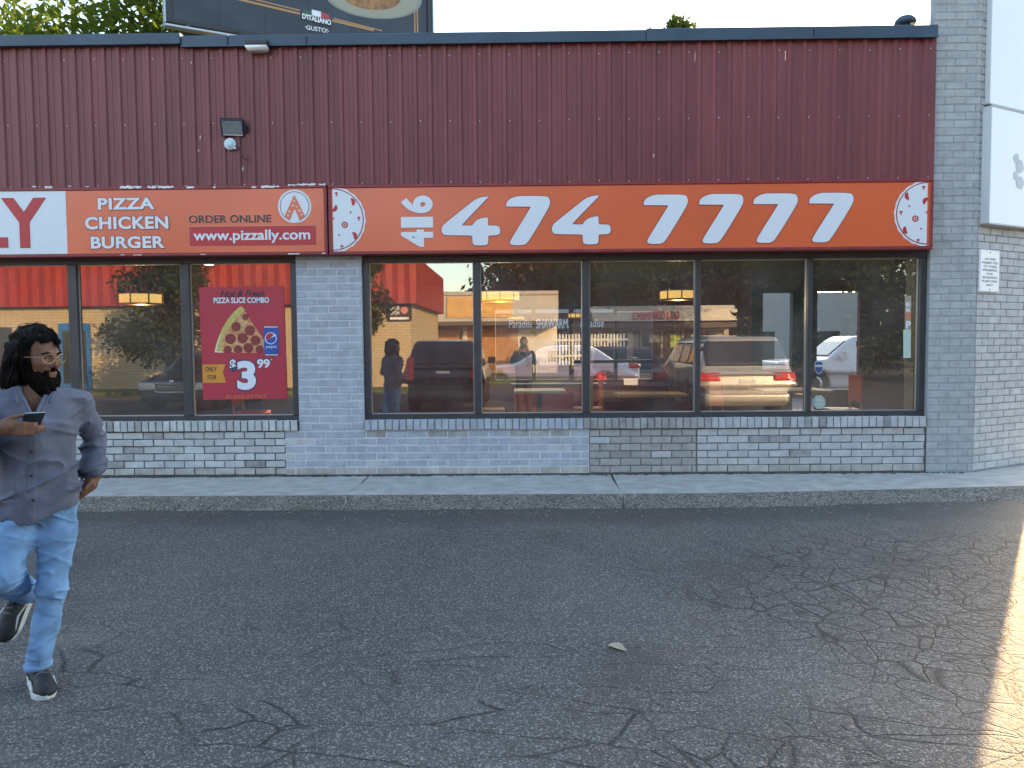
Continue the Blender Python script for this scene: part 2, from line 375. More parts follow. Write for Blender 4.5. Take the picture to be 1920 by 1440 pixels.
sw = empty('sidewalk', (0, 0, 0)); tag(sw, 'narrow concrete sidewalk with a worn rough kerb along the shop wall', kind='structure')
ja = [0.0, 0.02, -0.02, 0.0, 0.035, 0.05, 0.06, 0.07, 0.07]; jb = [0.0, -0.03, -0.05, -0.02, -0.035, -0.05, -0.06, -0.06, -0.06]
g1 = [v + 0.018 + 0.008 * math.sin(k * 2.1) for k, v in enumerate(ja)]; g2 = [v + 0.019 + 0.008 * math.sin(k * 1.7) for k, v in enumerate(jb)]
for a, b, w0, w1 in ((-12, -1.68, [0], ja), (-1.68, 0.955, g1, jb), (0.955, 9.0, g2, [0])):
    t_, f_ = slab(a, b, w0, w1); o = t_.build('slab', conc, sw); f_.build('kerb_face', kerb, o)
# dry litter and weeds caught along the kerb
lt = MB()
for i in range(260):
    x = random.uniform(-6, 5.6); y = edge_y(x) - 0.42 - abs(random.gauss(0, 0.16)); z = gz(y) + 0.004; a = random.uniform(0, math.pi); l = random.choice([0.007, 0.010, 0.014, 0.022, 0.04]) * random.uniform(0.6, 1.3); w = min(l * 0.5, 0.006)
    ca, sa = math.cos(a), math.sin(a); lt.add([(x - ca * l - sa * w, y - sa * l + ca * w, z), (x + ca * l - sa * w, y + sa * l + ca * w, z + .003), (x + ca * l + sa * w, y + sa * l - ca * w, z + .006), (x - ca * l + sa * w, y - sa * l - ca * w, z)], [(0, 1, 2, 3)])
tag(lt.build('leaf_litter', mat('dry_litter', (0.24, 0.21, 0.15), 0.9, var=0.5, vscale=30)), 'dry leaf bits and twigs along the foot of the kerb', 'litter', kind='stuff')
wd = MB()
for cx in [-3.55, -3.35, -2.9, -2.0, -1.85, -1.9, -1.55, 0.2, .93, .96, 1.5, 3.1, 4.2, -3.1, -1.75, -2.1]:
    for i in range(16):
        x = cx + random.gauss(0, 0.05); y = edge_y(cx) - random.uniform(0.12, 0.40); z = 0.105; h = random.uniform(0.02, 0.055); a = random.uniform(0, 6.28); dx, dy = math.cos(a) * h * .6, math.sin(a) * h * .6
        wd.add([(x - .004, y, z), (x + .004, y, z), (x + dx, y + dy, z + h)], [(0, 1, 2)])
tag(wd.build('weeds', mat('weed_green', (0.10, 0.115, 0.05), 0.8, var=0.4, vscale=20)), 'small tufts of weeds growing in the kerb cracks', 'weeds', kind='stuff')

# ------------------------------------------------------------------ brickwork
def brick_mesh(l, h, d, k):
    """one worn brick, front face at y = 0, corner at the origin"""
    c = 0.005; j = lambda s=0.0027: random.uniform(-s, s)
    b = MB(); a = [(0, d, 0), (l, d, 0), (l, d, h), (0, d, h)]
    e = [(j(), c, j()), (l + j(), c, j()), (l + j(), c, h + j()), (j(), c, h + j())]
    f = [(c + j(), j(.001), c + j()), (l - c + j(), j(.001), c + j()), (l - c + j(), j(.001), h - c + j()), (c + j(), j(.001), h - c + j())]
    fs = [(8, 9, 10, 11)]
    for q in range(4): r_ = (q + 1) % 4; fs += [(q, r_, r_ + 4, q + 4), (q + 4, r_ + 4, r_ + 8, q + 8)]
    b.add(a + e + f, fs); me = b.mesh('brick'); bm = bmesh.new(); bm.from_mesh(me); bmesh.ops.recalc_face_normals(bm, faces=bm.faces)
    bmesh.ops.reverse_faces(bm, faces=[q for q in bm.faces if q.normal.y > 0.5]); bm.to_mesh(me); bm.free(); return me
BL, BH, CO = 0.2085, 0.0685, 0.0783
B1 = [brick_mesh(BL, BH, 0.06, k) for k in range(8)]
BS = [brick_mesh(0.066, 0.108, 0.10, k) for k in range(6)]
def paint(name, col, **k):
    d = dict(rough=0.75, var=0.15, vscale=9, detail=8, bump=0.35, bscale=70, objvar=0.08); d.update(k); return mat(name, col, **d)
P_left = paint('grey_brick_paint', (0.43, 0.45, 0.445), objvar=0.12); P_mid = paint('blue_grey_brick_paint', (0.345, 0.372, 0.415), objvar=0.07)
P_tan = paint('taupe_brick_paint', (0.31, 0.30, 0.285), objvar=0.10); P_right = paint('pale_grey_brick_paint', (0.42, 0.425, 0.43), objvar=0.07)
P_base = paint('soiled_bottom_course', (0.37, 0.365, 0.33), objvar=0.10, var=0.2); P_corner = paint('dull_blue_grey_paint', (0.34, 0.36, 0.365), objvar=0.06)
P_side = paint('light_grey_paint', (0.43, 0.44, 0.445), objvar=0.05); P_dirty = paint('dirty_grey_paint', (0.30, 0.305, 0.295), objvar=0.12, var=0.3)
J_dark = mat('dark_mortar', (0.085, 0.085, 0.08), 0.9, var=0.3, vscale=30); J_mid = mat('painted_mortar', (0.50, 0.53, 0.56), 0.8, var=0.08, vscale=20); J_tan = mat('grey_mortar', (0.15, 0.15, 0.14), 0.9, var=0.3, vscale=30)
J_corner = mat('corner_mortar', (0.27, 0.295, 0.305), 0.85, var=0.1, vscale=20)
def lay(parent, x0, x1, z0, nc, pick, drop=0.0, off=0.5, skew=0.0, wide=BL, start=0):
    """courses of stretcher bricks cut to x0..x1"""
    n = 0
    for c in range(nc):
        p = wide + 0.0105; x = x0 - (p * off if (c + start) % 2 else 0.0)
        while x < x1 - 0.012:
            a, b = max(x, x0), min(x + wide, x1)
            if b - a > 0.02:
                o = link('brick', random.choice(B1), parent, pick((a + b) / 2, c), (a, random.uniform(-.0022, .0022), z0 + c * CO + random.uniform(-.0012, .0012)), (0, random.uniform(-.006, .006), 0))
                o.scale = ((b - a) / BL, 1, 1); n += 1
            x += p
    return n
bw = empty('brick_wall', (0, 0, 0.165), label='low painted grey brick wall under the shop windows', cat='wall')
def pick(x, c):
    if c == 0: return P_tan if .71 < x < 1.85 else P_base
    r = random.random()
    if x < -2.5 - 0.11 * (c % 2): return P_dirty if r < .10 else P_left
    if x < 0.71: return P_dirty if (c == 5 and r < .35) else P_right if r < .08 else P_mid
    if x < 1.85: return P_right if r < .15 else P_tan
    return P_dirty if r < .06 else P_right
lay(bw, -6.6, 0.705, 0.022, 6, pick); lay(bw, 0.722, 1.85, 0.022, 6, pick); lay(bw, 1.868, 4.275, 0.022, 6, pick, start=1)
for a, b, m_, r_ in ((-6.6, -2.55, J_dark, 0.009), (-2.55, 0.712, J_mid, 0.0035), (0.712, 1.858, J_tan, 0.008), (1.858, 4.285, J_tan, 0.008)):
    MB().box(a, b, r_, 0.20, -0.06, 0.495).build('mortar', m_, bw)
MB().box(-6.6, 4.285, 0.0, 0.02, -0.05, 0.019).build('base_joint', J_dark, bw)
for a, b in ((-6.6, -2.405), (-1.69, 4.283)):                       # rowlock sills
    n = int((b - a) / 0.0752); w = (b - a) / n
    for i in range(n):
        xm = a + i * w; m_ = P_left if xm < -2.4 else P_mid if xm < .6 else P_tan if xm < 1.95 else P_right
        if random.random() < .12: m_ = P_dirty if xm < -2 or xm > .5 else P_mid
        link('sill_brick', random.choice(BS), bw, m_, (xm + random.uniform(0, .003), -0.032 + random.uniform(-.003, .003), 0.497 + random.uniform(-.002, .002)))
    MB().box(a, b, -0.024, 0.2, 0.4965, 0.599).build('sill_mortar', J_tan if a > -2 else J_dark, bw)
bp = empty('brick_pier', (0, 0, 0.76), label='blue grey painted brick pier between the two window banks', cat='pier')
lay(bp, -2.395, -1.70, -0.092, 24, lambda x, c: P_mid, off=0.42, start=1)
MB().box(-2.396, -1.699, 0.004, 0.22, -0.096, 1.79).build('mortar', J_mid, bp)
cp = empty('corner_pier', (0, 0, 0.165), label='tall brick corner pier at the right end of the facade', cat='pier')
lay(cp, 4.30, 4.785, 0.02, 70, lambda x, c: P_corner, off=0.45)
MB().box(4.295, 4.787, 0.004, 0.5, -0.06, 4.45).build('mortar', J_corner, cp)
MB().box(4.295, 4.787, 0.004, 0.10, 4.45, 5.5).build('mortar', J_corner, cp)
MB().box(4.2865, 4.2945, 0.004, 0.1, 0.0, 0.6).build('control_joint', J_dark, cp)
sv = empty('side_wall', (4.79, 0.004, 0.165), R(29), label='pale brick wall angling back beyond the corner pier', cat='wall')
lay(sv, 0.012, 1.20, 0.02, 70, lambda x, c: P_side, off=0.5)
MB().box(0.002, 1.202, 0.0065, 0.3, -0.06, 5.5).build('mortar', mat('side_mortar', (0.24, 0.245, 0.25), 0.9, var=.2, vscale=30), sv)

so_ = MB()                                                          # soil and moss gathered where wall meets sidewalk
for i in range(420):
    x = random.uniform(-6, 4.7); y = -abs(random.gauss(0, .018)) - .001; r_ = random.uniform(.006, .020) * (1.6 if -4.5 < x < -1 else 1); z = .163 + random.uniform(-.002, .004)
    so_.add([(x - r_ * 1.6, y, z), (x, y - r_ * .8, z), (x + r_ * 1.6, y, z), (x, y + .01, z), (x + random.uniform(-.3, .3) * r_, y, z + r_ * .75)], [(0, 1, 4), (1, 2, 4), (2, 3, 4), (3, 0, 4)])
tag(so_.build('soil', mat('soil_moss', (.06, .058, .045), .95, var=.5, vscale=25)), 'dark soil and moss along the foot of the brick wall', 'soil', kind='stuff')
gr_ = MB()                                                          # loose grit on the drive
for i in range(900):
    x = random.uniform(-5, 5); y = random.uniform(-6.8, -1.5); r_ = random.uniform(.002, .0065); z = gz(y) + .001; a = random.uniform(0, 3.14); c, s_ = math.cos(a) * r_, math.sin(a) * r_
    gr_.add([(x - c, y - s_, z), (x + s_, y - c, z), (x + c, y + s_, z), (x - s_ * .6, y + c, z), (x, y, z + r_ * 1.1)], [(0, 1, 4), (1, 2, 4), (2, 3, 4), (3, 0, 4)])
tag(gr_.build('grit', mat('loose_grit', (.26, .25, .23), .9, var=.5, vscale=40)), 'loose grit scattered over the asphalt', 'grit', kind='stuff')

# ------------------------------------------------------------------ metal fascia and roof edge
maroon = mat('maroon_cladding', (0.165, 0.042, 0.047), 0.5, var=0.17, vscale=7, bump=0.10, bscale=3.5, stretch=(1, 1, 0.1), objvar=0.06)
navy = mat('roof_flashing_paint', (0.035, 0.062, 0.095), 0.5, var=0.2, vscale=2)
steel = mat('screw_steel', (0.7, 0.68, 0.66), 0.35, 0.6)
fa = empty('metal_fascia', (0, 0, 3.24), label='maroon corrugated metal fascia above the signs', cat='fascia')
PIT = 0.1552
def ribs(x0, n, z0, z1):
    prof = []
    for k in range(n):
        x = x0 + k * PIT; prof += [(x + 0.012, 0.0), (x + 0.024, -0.019), (x + 0.058, -0.019), (x + 0.070, 0.0), (x + 0.112, 0.0), (x + 0.116, -0.004), (x + 0.124, -0.004), (x + 0.128, 0.0)]
    prof = [(x0, 0.0)] + prof + [(x0 + n * PIT, 0.0)]; q = len(prof)
    V = [(x, y, z) for z in (z0, z1) for x, y in prof]
    return V, [(i, i + 1, q + i + 1, q + i) for i in range(q - 1)]
x = -9.36; sc = MB(); 
while x < 4.28:
    n = min(6, max(1, int(round((4.285 - x) / PIT))))
    b = MB(); V, fs = ribs(x, n, 0.0, 1.46); b.add(V, fs); yj = random.uniform(-.002, .001)
    b.build('cladding_panel', maroon, fa, (0, -0.04 + yj, 0), fix=False)
    for k in range(0, n):
        if (round((x + k * PIT) / PIT)) % 2 == 0: continue
        for z in (0.006 + .02, 0.66, 1.335):
            cx, cz = x + k * PIT + 0.092, z + random.uniform(-.006, .006)
            sc.lathe([(0.0075, -0.0655 + .024), (0.006, -0.0705 + .024), (0.002, -0.0725 + .024)], (cx, 0, cz), 6, 'y')
    x += n * PIT
tag(sc.build('screw', steel, fa), kind='stuff')
MB().box(-9.4, 4.285, -0.06, -0.045, -0.045, 0.0).build('bottom_trim', mat('trim_grey', (0.11, 0.055, 0.058), 0.5, var=0.2, vscale=8), fa)
rf = empty('roof_flashing', (0, 0, 4.68), label='dark blue metal flashing along the flat roof edge', cat='flashing')
cuts = [-9.4, -6.1, -3.51, -3.02, -2.20, 1.30, 3.02, 4.285]
for i, (a, b) in enumerate(zip(cuts, cuts[1:])):
    zb, zt, yy = (0.03, 0.132, -0.115) if i < 2 else (0.0, 0.105 + (0.012 if i > 4 else 0), -0.105)
    q = MB(); q.cbox(a + .003, b - .003, yy, 0.25, zb, zt, 0.008); q.box(a + .003, b - .003, yy - .006, yy + .012, zb - .012, zb + .006); q.build('flashing', navy, rf)
# stains and scratches on the cladding
for (px, py, l) in ((375, 262, .05), (372, 285, .03), (455, 322, .06), (1225, 296, .05), (358, 120, .03)):
    p = at(px, py, -0.07); scr = MB(); scr.sheet([(p.x, p.z), (p.x + .012, p.z + l * .4), (p.x + .006, p.z + l), (p.x - .004, p.z + l * .5)], -0.0725); scr.build('paint_chip', mat('bare_paint', (0.5, 0.45, 0.45), 0.7), fa, (0, 0, -3.24))
# ------------------------------------------------------------------ fascia signs
orange = mat('sign_orange', (0.62, 0.115, 0.040), 0.30, var=0.07, vscale=1.6, spec=0.5, bump=0.12, bscale=1.2)
white = mat('sign_white', (0.62, 0.66, 0.70), 0.45); redink = mat('sign_red', (0.42, 0.028, 0.030), 0.45); darkred = mat('sign_dark_red', (0.235, 0.020, 0.024), 0.4)
ink = mat('sign_ink', (0.06, 0.018, 0.025), 0.5); sframe = mat('sign_frame_maroon', (0.20, 0.028, 0.032), 0.45, var=0.2, vscale=6)
chip = mat('peeled_white', (0.66, 0.66, 0.66), 0.8, var=0.2, vscale=40)
YS = -0.15
def frame(t, x0, x1, z0, z1, fw=0.034):
    for nm, bx in (('frame_rail', (x0, x1, z1 - fw, z1)), ('frame_rail', (x0, x1, z0, z0 + fw)), ('frame_stile', (x0, x0 + fw, z0 + fw, z1 - fw)), ('frame_stile', (x1 - fw, x1, z0 + fw, z1 - fw))):
        b = MB(); b.cbox(bx[0], bx[1], YS - 0.012, 0.0, bx[2], bx[3], 0.006); b.build(nm, sframe, t)
sl_ = empty('shop_sign', (0, 0, 0), label='orange sign board listing pizza, chicken and burger with a web address', cat='sign')
frame(sl_, -7.6, -2.012, 2.515, 3.235)
MB().box(-4.742, -2.046, YS, -0.02, 2.549, 3.201).build('face_panel', orange, sl_)
MB().box(-7.566, -4.743, YS - .001, -0.02, 2.549, 3.201).build('face_panel', white, sl_)
for ch, a, b in (('Y', (4, 371), (88, 465)), ('L', (-62, 371), (14, 465))):
    letters(ch, *pbox(a, b, YS), YS - 0.006, redink, sl_, bold=0.035)
for s, a, b in (('PIZZA', (184, 371), (290, 393)), ('CHICKEN', (160, 406), (316, 430)), ('BURGER', (171, 443), (309, 466))):
    bx = pbox(a, b, YS); letters(s, *bx, YS - 0.0075, white, sl_, bold=0.032, space=1.06)
    g = 0.006; letters(s, bx[0] - g, bx[1] + g, bx[2] - g, bx[3] + g, YS - 0.003, ink, sl_, 'lettering_outline', bold=0.045, depth=0.003, whole=True, space=1.055)
bx = pbox((354, 403), (509, 418), YS)
for o in letters('ORDER ONLINE', *bx, YS - 0.004, ink, sl_, 'lettering', bold=0.018, whole=True): o['kind'] = 'stuff'
for o in letters('ORDER ONLINE', bx[0] - .005, bx[1] + .005, bx[2] - .005, bx[3] + .005, YS - 0.002, mat('sign_pale_orange', (0.62, 0.32, 0.22), 0.5), sl_, 'lettering_outline', bold=0.04, depth=0.002, whole=True): o['kind'] = 'stuff'
x0, x1, z0, z1 = pbox((355, 424), (593, 461), YS)
MB().box(x0 - .005, x1 + .005, YS - 0.002, YS, z0 - .005, z1 + .005).build('address_border', mat('sign_pale_orange', (0.62, 0.32, 0.22), 0.5), sl_)
MB().box(x0, x1, YS - 0.004, YS - .0022, z0, z1).build('address_panel', redink, sl_)
letters('www.pizzally.com', *pbox((363, 431), (582, 456), YS), YS - 0.008, white, sl_, bold=0.022)
def logo(t, c, r):
    for (rr, m_, y) in ((r, white, .002), (r * .885, ink, .0035), (r * .845, white, .005)):
        b = MB(); b.sheet(disc((c.x, c.z), rr, 36), YS - y); b.build('logo_disc', m_, t)
    P = lambda u, v: (c.x + u * r, c.z + v * r)
    me = shape([[P(0, .66), P(.06, .6), P(.62, -.6), P(.5, -.72), P(.30, -.82), P(.02, -.2), P(-.02, -.2), P(-.30, -.82), P(-.5, -.72), P(-.62, -.6), P(-.06, .6)]], .0015); link('logo_slice', me, t, orange, (0, YS - .0068, 0))
    b = MB(); b.sheet([P(0.0, -.22), P(.27, -.84), P(.16, -.98), P(-.16, -.98), P(-.27, -.84)], YS - .0066); b.build('logo_notch', white, t)
    b = MB()
    for u, v, q in ((0, .3, .05), (-.1, .05, .06), (.12, -.02, .05), (-.3, -.3, .06), (.3, -.28, .06), (-.4, -.55, .05), (.42, -.5, .05), (.2, -.2, .035)): b.sheet(disc(P(u, v), q * r, 8), YS - .0088)
    tag(b.build('logo_topping', white, t), kind='stuff')
logo(sl_, at(552.5, 387, YS), 0.173)
b = MB()                                                            # peeled paint along the frame
for (a, z, l, h) in ((60, 350, 8, 3), (84, 351, 14, 5), (225, 351, 40, 6), (277, 351, 16, 5), (296, 351, 30, 5), (350, 351, 14, 5), (400, 351, 4, 4), (472, 351, 8, 4), (490, 350, 33, 5), (540, 347, 14, 3), (556, 346, 36, 4), (598, 346, 12, 4), (226, 478, 8, 2), (250, 478, 16, 2), (376, 477, 10, 2), (540, 476, 22, 3), (604, 475, 6, 3), (160, 350, 7, 2), (130, 349, 4, 2)):
    p = at(a, z, YS - .012); q = at(a + l, z, YS - .012); hh = h * .0056; n = 9
    top = [(p.x + (q.x - p.x) * k / n, p.z + hh * random.uniform(.1, .55)) for k in range(n + 1)]; bot = [(p.x + (q.x - p.x) * k / n, p.z - hh * random.uniform(.1, .55)) for k in range(n, -1, -1)]
    b.sheet(top + bot, YS - .0135)
tag(b.build('peeled_patch', chip, sl_), kind='stuff')

sr_ = empty('shop_sign', (0, 0, 0), label='long orange sign board with a phone number and two half pizzas', cat='sign')
frame(sr_, -1.998, 4.238, 2.512, 3.232)
MB().box(-1.964, 4.204, YS, -0.02, 2.546, 3.198).build('face_panel', orange, sr_)
def zp(zx, zy, ox, oy=330): q = at(ox + zx / 3, oy + zy / 3, YS); return (q.x, q.z)
def rounded(pts, it=2):
    for _ in range(it):
        o = []
        for i in range(len(pts)):
            p, q = pts[i], pts[(i + 1) % len(pts)]; o += [(p[0] * .75 + q[0] * .25, p[1] * .75 + q[1] * .25), (p[0] * .25 + q[0] * .75, p[1] * .25 + q[1] * .75)]
        pts = o
    return pts
D4 = [(950, 116), (948, 119), (797, 276), (800, 279), (857, 279), (858, 276), (868, 262), (885, 246), (915, 236), (943, 233), (945, 235), (946, 276), (950, 279), (1000, 279), (1013, 290), (1014, 322), (1000, 334), (950, 335), (947, 340), (947, 378), (936, 391), (870, 391), (858, 380), (857, 340), (852, 335), (705, 334), (690, 326), (683, 308), (688, 285), (700, 270), (835, 162), (870, 134), (905, 120), (940, 116)]
D7 = [(1047, 173), (1047, 170), (1050, 145), (1075, 125), (1110, 114), (1140, 113), (1270, 113), (1290, 124), (1296, 150), (1286, 182), (1175, 368), (1150, 390), (1080, 390), (1067, 380), (1073, 360), (1186, 176), (1184, 173)]
def digit(pts, dx, ch):
    base = [zp(x, y, 600) for x, y in pts]; ol = [(x + dx, z) for x, z in rounded(base, 2)]
    link('digit', shape([ol], .006), sr_, white, (0, YS - .0075, 0))
    cx = sum(p[0] for p in ol) / len(ol); cz = sum(p[1] for p in ol) / len(ol)
    cu = bpy.data.curves.new('o', 'CURVE'); cu.dimensions = '2D'; cu.fill_mode = 'BOTH'; cu.extrude = .001; cu.offset = 0.0065
    sp = cu.splines.new('POLY'); sp.points.add(len(ol) - 1)
    for p, (x, z) in zip(sp.points, ol): p.co = (x, z, 0, 1)
    sp.use_cyclic_u = True
    me = curve_mesh(cu, .002); lo, hi = bounds(me)
    if hi[0] - lo[0] < max(p[0] for p in ol) - min(p[0] for p in ol):
        fit(me, min(p[0] for p in ol) - .0065, max(p[0] for p in ol) + .0065, min(p[1] for p in ol) - .0065, max(p[1] for p in ol) + .0065)
    link('digit_outline', me, sr_, darkred, (0, YS - .003, 0))
digit(D4, 0, '4'); digit(D7, 0, '7')
x4 = at(827.7, 430, YS).x; digit(D4, at(1034.3, 427, YS).x - x4, '4')
x7 = at(949, 380, YS).x
for px in (1206.7, 1310.7, 1412.3, 1516.7): digit(D7, at(px, 376, YS).x - x7, '7')
x0, x1, z0, z1 = pbox((752, 367), (812, 463), YS)                   # area code, set on its side
for k, ch in enumerate('416'):
    me = textmesh(ch, 0.045, 0, .006); za = z0 + (z1 - z0) * (0.0, .375, .655)[k]; zb = z0 + (z1 - z0) * (.335, .585, 1.0)[k]
    for v in me.vertices: v.co = (-v.co.z, v.co.y, v.co.x)
    link('digit', fit(me, x0, x1, za, zb), sr_, white, (0, YS - .0075, 0))
def halfpizza(t, c, r, sgn):
    a0 = -math.pi / 2 if sgn > 0 else math.pi / 2
    def hp(rr, m_, y, jag=0, nm='crust'):
        b = MB(); pts = [(c.x + rr * math.cos(a0 + math.pi * k / 40) * (1 + jag * math.sin(k * 1.7)), c.z + rr * math.sin(a0 + math.pi * k / 40) * (1 + jag * math.sin(k * 1.7))) for k in range(41)]
        b.sheet(pts, YS - y); b.build(nm, m_, t)
    hp(r, white, .002, .012); hp(r * .945, darkred, .0035, 0, 'crust_line'); hp(r * .915, white, .005, 0, 'pizza_base')
    P = lambda u, v: (c.x + sgn * u * r, c.z + v * r); b = MB()
    for u, v, q in ((.09, -.16, .1), ): b.sheet(disc(P(.36, v), q * r, 14), YS - .0068)
    for u, v, a in ((.58, .53, .2), (.03, .36, -.6), (.62, -.5, .3)): b.sheet(disc(P(u, v), .12 * r, 9, 1, 0, a + (math.pi / 2 if sgn < 0 else -math.pi / 2), a + (1.5 * math.pi if sgn < 0 else math.pi / 2)), YS - .0068)
    for u, v in ((.55, .22), (.18, -.47), (.02, .03)): b.sheet(disc(P(u, v), .03 * r, 8), YS - .0068)
    for u, v in ((.12, .78), (.8, .03), (.26, -.83)):
        b.sheet(disc(P(u, v), .055 * r, 8, 1, 0, 0, math.pi), YS - .0068); b.sheet([P(u - .015, v), P(u + .015, v), P(u + .02, v - .07), P(u - .02, v - .07)], YS - .0068)
    tag(b.build('topping', redink, t), kind='stuff')
    b = MB()
    for k in range(5): a = k * 1.256; b.sheet(disc(P(.36 + .045 * math.cos(a), -.16 + .045 * math.sin(a)), .02 * r, 6), YS - .0082)
    tag(b.build('topping_hole', white, t), kind='stuff')
halfpizza(sr_, at(624.5, 412, YS), 0.338, 1); halfpizza(sr_, at(1738, 400, YS), 0.335, -1)

# ------------------------------------------------------------------ window banks
bronze = mat('window_frame_bronze', (0.045, 0.046, 0.050), 0.42, var=0.15, vscale=5); bead = mat('glazing_bead', (0.36, 0.37, 0.36), 0.4, 0.3)
def glassmat():
    m, n, L, p = node_mat('shop_glass'); o = n['Material Output']; n.remove(p)
    t = N(n, 'ShaderNodeBsdfTransparent'); t.inputs[0].default_value = (0.80, 0.82, 0.80, 1); g_ = N(n, 'ShaderNodeBsdfGlossy'); g_.inputs['Roughness'].default_value = 0.0; g_.inputs[0].default_value = (1, 0.98, 0.94, 1)
    no = N(n, 'ShaderNodeTexNoise'); no.inputs['Scale'].default_value = 0.8; geo = N(n, 'ShaderNodeNewGeometry'); L.new(geo.outputs['Position'], no.inputs['Vector'])
    b = N(n, 'ShaderNodeBump'); b.inputs['Strength'].default_value = 0.012; b.inputs['Distance'].default_value = 0.02; L.new(no.outputs[0], b.inputs['Height']); L.new(b.outputs[0], g_.inputs['Normal'])
    mx = N(n, 'ShaderNodeMixShader'); fr = N(n, 'ShaderNodeFresnel'); fr.inputs[0].default_value = 1.5
    ad = N(n, 'ShaderNodeMath', operation='ADD', use_clamp=True); ad.inputs[1].default_value = 0.17; L.new(fr.outputs[0], ad.inputs[0])
    L.new(ad.outputs[0], mx.inputs[0]); L.new(t.outputs[0], mx.inputs[1]); L.new(g_.outputs[0], mx.inputs[2]); 
    df = N(n, 'ShaderNodeBsdfDiffuse'); df.inputs[0].default_value = (.55, .54, .50, 1); dn = N(n, 'ShaderNodeTexNoise'); dn.inputs['Scale'].default_value = 2.2; dn.inputs['Detail'].default_value = 7; L.new(geo.outputs['Position'], dn.inputs['Vector'])  # pale diffuse film mixed over the panes to paint in haze
    dr = N(n, 'ShaderNodeMapRange'); dr.inputs[1].default_value = .3; dr.inputs[2].default_value = .8; dr.inputs[3].default_value = .035; dr.inputs[4].default_value = .13; L.new(dn.outputs[0], dr.inputs[0])
    m2 = N(n, 'ShaderNodeMixShader'); L.new(dr.outputs[0], m2.inputs[0]); L.new(mx.outputs[0], m2.inputs[1]); L.new(df.outputs[0], m2.inputs[2]); L.new(m2.outputs[0], o.inputs[0]); return m
glass = glassmat(); clear = mat('glass_edge', (0.1, 0.14, 0.13), 0.2)
def window(label, x0, x1, z0, z1, panes, zp0, zp1):
    t = empty('shop_window', (0, 0, 0), label=label, cat='window')
    def bar(nm, a, b, c, d, y0=0.055, y1=0.16): q = MB(); q.cbox(a, b, y0, y1, c, d, 0.005); q.build(nm, bronze, t)
    bar('header', x0, x1, zp1, z1); bar('bottom_rail', x0, x1, z0, zp0)
    ed = [x0] + [v for p in panes for v in p] + [x1]
    for k in range(0, len(ed), 2): bar('jamb' if k in (0, len(ed) - 2) else 'mullion', ed[k], ed[k + 1], zp0, zp1, 0.05)
    for a, b in panes:
        q = npmesh('pane', [(a, 0.100, zp0), (b, 0.100, zp0), (b, 0.100, zp1), (a, 0.100, zp1)], [(0, 1, 2, 3)]); link('pane', q, t, glass)
        w = 0.008; q = MB()
        for c in ((a, b, zp0, zp0 + w), (a, b, zp1 - w, zp1), (a, a + w, zp0 + w, zp1 - w), (b - w, b, zp0 + w, zp1 - w)): q.box(c[0], c[1], 0.088, 0.112, c[2], c[3])
        q.build('glazing_bead', bead, t)
    return t
window('dark framed shop window bank left of the brick pier', -7.2, -2.405, 0.772, 2.535, [(-6.0, -4.88), (-4.78, -3.66), (-3.565, -2.475)], 0.82, 2.458)
window('dark framed row of five shop windows right of the brick pier', -1.695, 4.293, 0.770, 2.52, [(-1.63, -0.515), (-0.44, 0.648), (0.727, 1.852), (1.908, 3.04), (3.09, 4.222)], 0.825, 2.448)

# ------------------------------------------------------------------ poster on the glass
YP = 0.092
po = empty('poster', (0, 0, 0), label='red pizza slice combo poster stuck on the left window', cat='poster')
pred = mat('poster_red', (0.40, 0.032, 0.052), 0.5, var=0.06, vscale=1.5); pblk = mat('poster_black', (0.025, 0.02, 0.03), 0.5); pwht = mat('poster_white', (0.66, 0.70, 0.76), 0.5)
pnavy = mat('poster_navy', (0.035, 0.05, 0.10), 0.5); pyel = mat('poster_yellow', (0.60, 0.26, 0.035), 0.5)
def pz(zx, zy): q = at(340 + zx / 4.364, 470 + zy / 4.364, YP); return (q.x, q.z)
def pp(name, pts, m_, lv, kind=None):
    b = MB(); b.sheet([pz(*p) for p in pts], YP - 0.0012 * lv, .0009); o = b.build(name, m_, po)
    if kind: o['kind'] = kind
    return o
def ptext(s, a, b, m_, lv, **k):
    p = pz(a[0], b[1]); q = pz(b[0], a[1]); return letters(s, p[0], q[0], p[1], q[1], YP - 0.0012 * lv, m_, po, depth=.0008, **k)
pp('sheet', [(144, 300), (838, 290), (868, 1212), (178, 1222)], pred, 0)
for o in ptext('Hot & Fresh', (318, 322), (682, 380), pblk, 1, name='lettering', shear=0.35, bold=0.028, whole=True): o['kind'] = 'stuff'
ptext('PIZZA SLICE COMBO', (265, 380), (718, 431), pwht, 3, bold=0.028)
for o in ptext('PIZZA SLICE COMBO', (262, 377), (721, 434), pnavy, 2, name='lettering_outline', bold=0.04, whole=True): o['kind'] = 'stuff'
crust = mat('crust_print', (0.42, 0.30, 0.06), 0.5, var=0.5, vscale=45, col2=(0.55, 0.50, 0.16)); cheese = mat('cheese_print', (0.62, 0.42, 0.20), 0.5, col2=(0.42, 0.12, 0.05), vscale=38)
pep = mat('pepperoni_print', (0.16, 0.022, 0.022), 0.5, col2=(0.28, 0.05, 0.045), vscale=60); cut = mat('crust_cut_print', (0.68, 0.62, 0.40), 0.5)
pp('crust', rounded([(490, 450), (440, 490), (380, 560), (328, 650), (290, 745), (272, 832), (345, 836), (345, 740), (390, 645), (450, 565), (515, 500), (520, 485)], 1), crust, 1)
pp('crust_cut', [(272, 832), (286, 770), (318, 690), (326, 694), (300, 770), (290, 822), (345, 826), (345, 834)], cut, 2)
pp('cheese', rounded([(505, 492), (535, 505), (575, 585), (632, 665), (682, 735), (700, 838), (336, 834), (330, 740), (380, 640), (440, 565)], 1), cheese, 2)
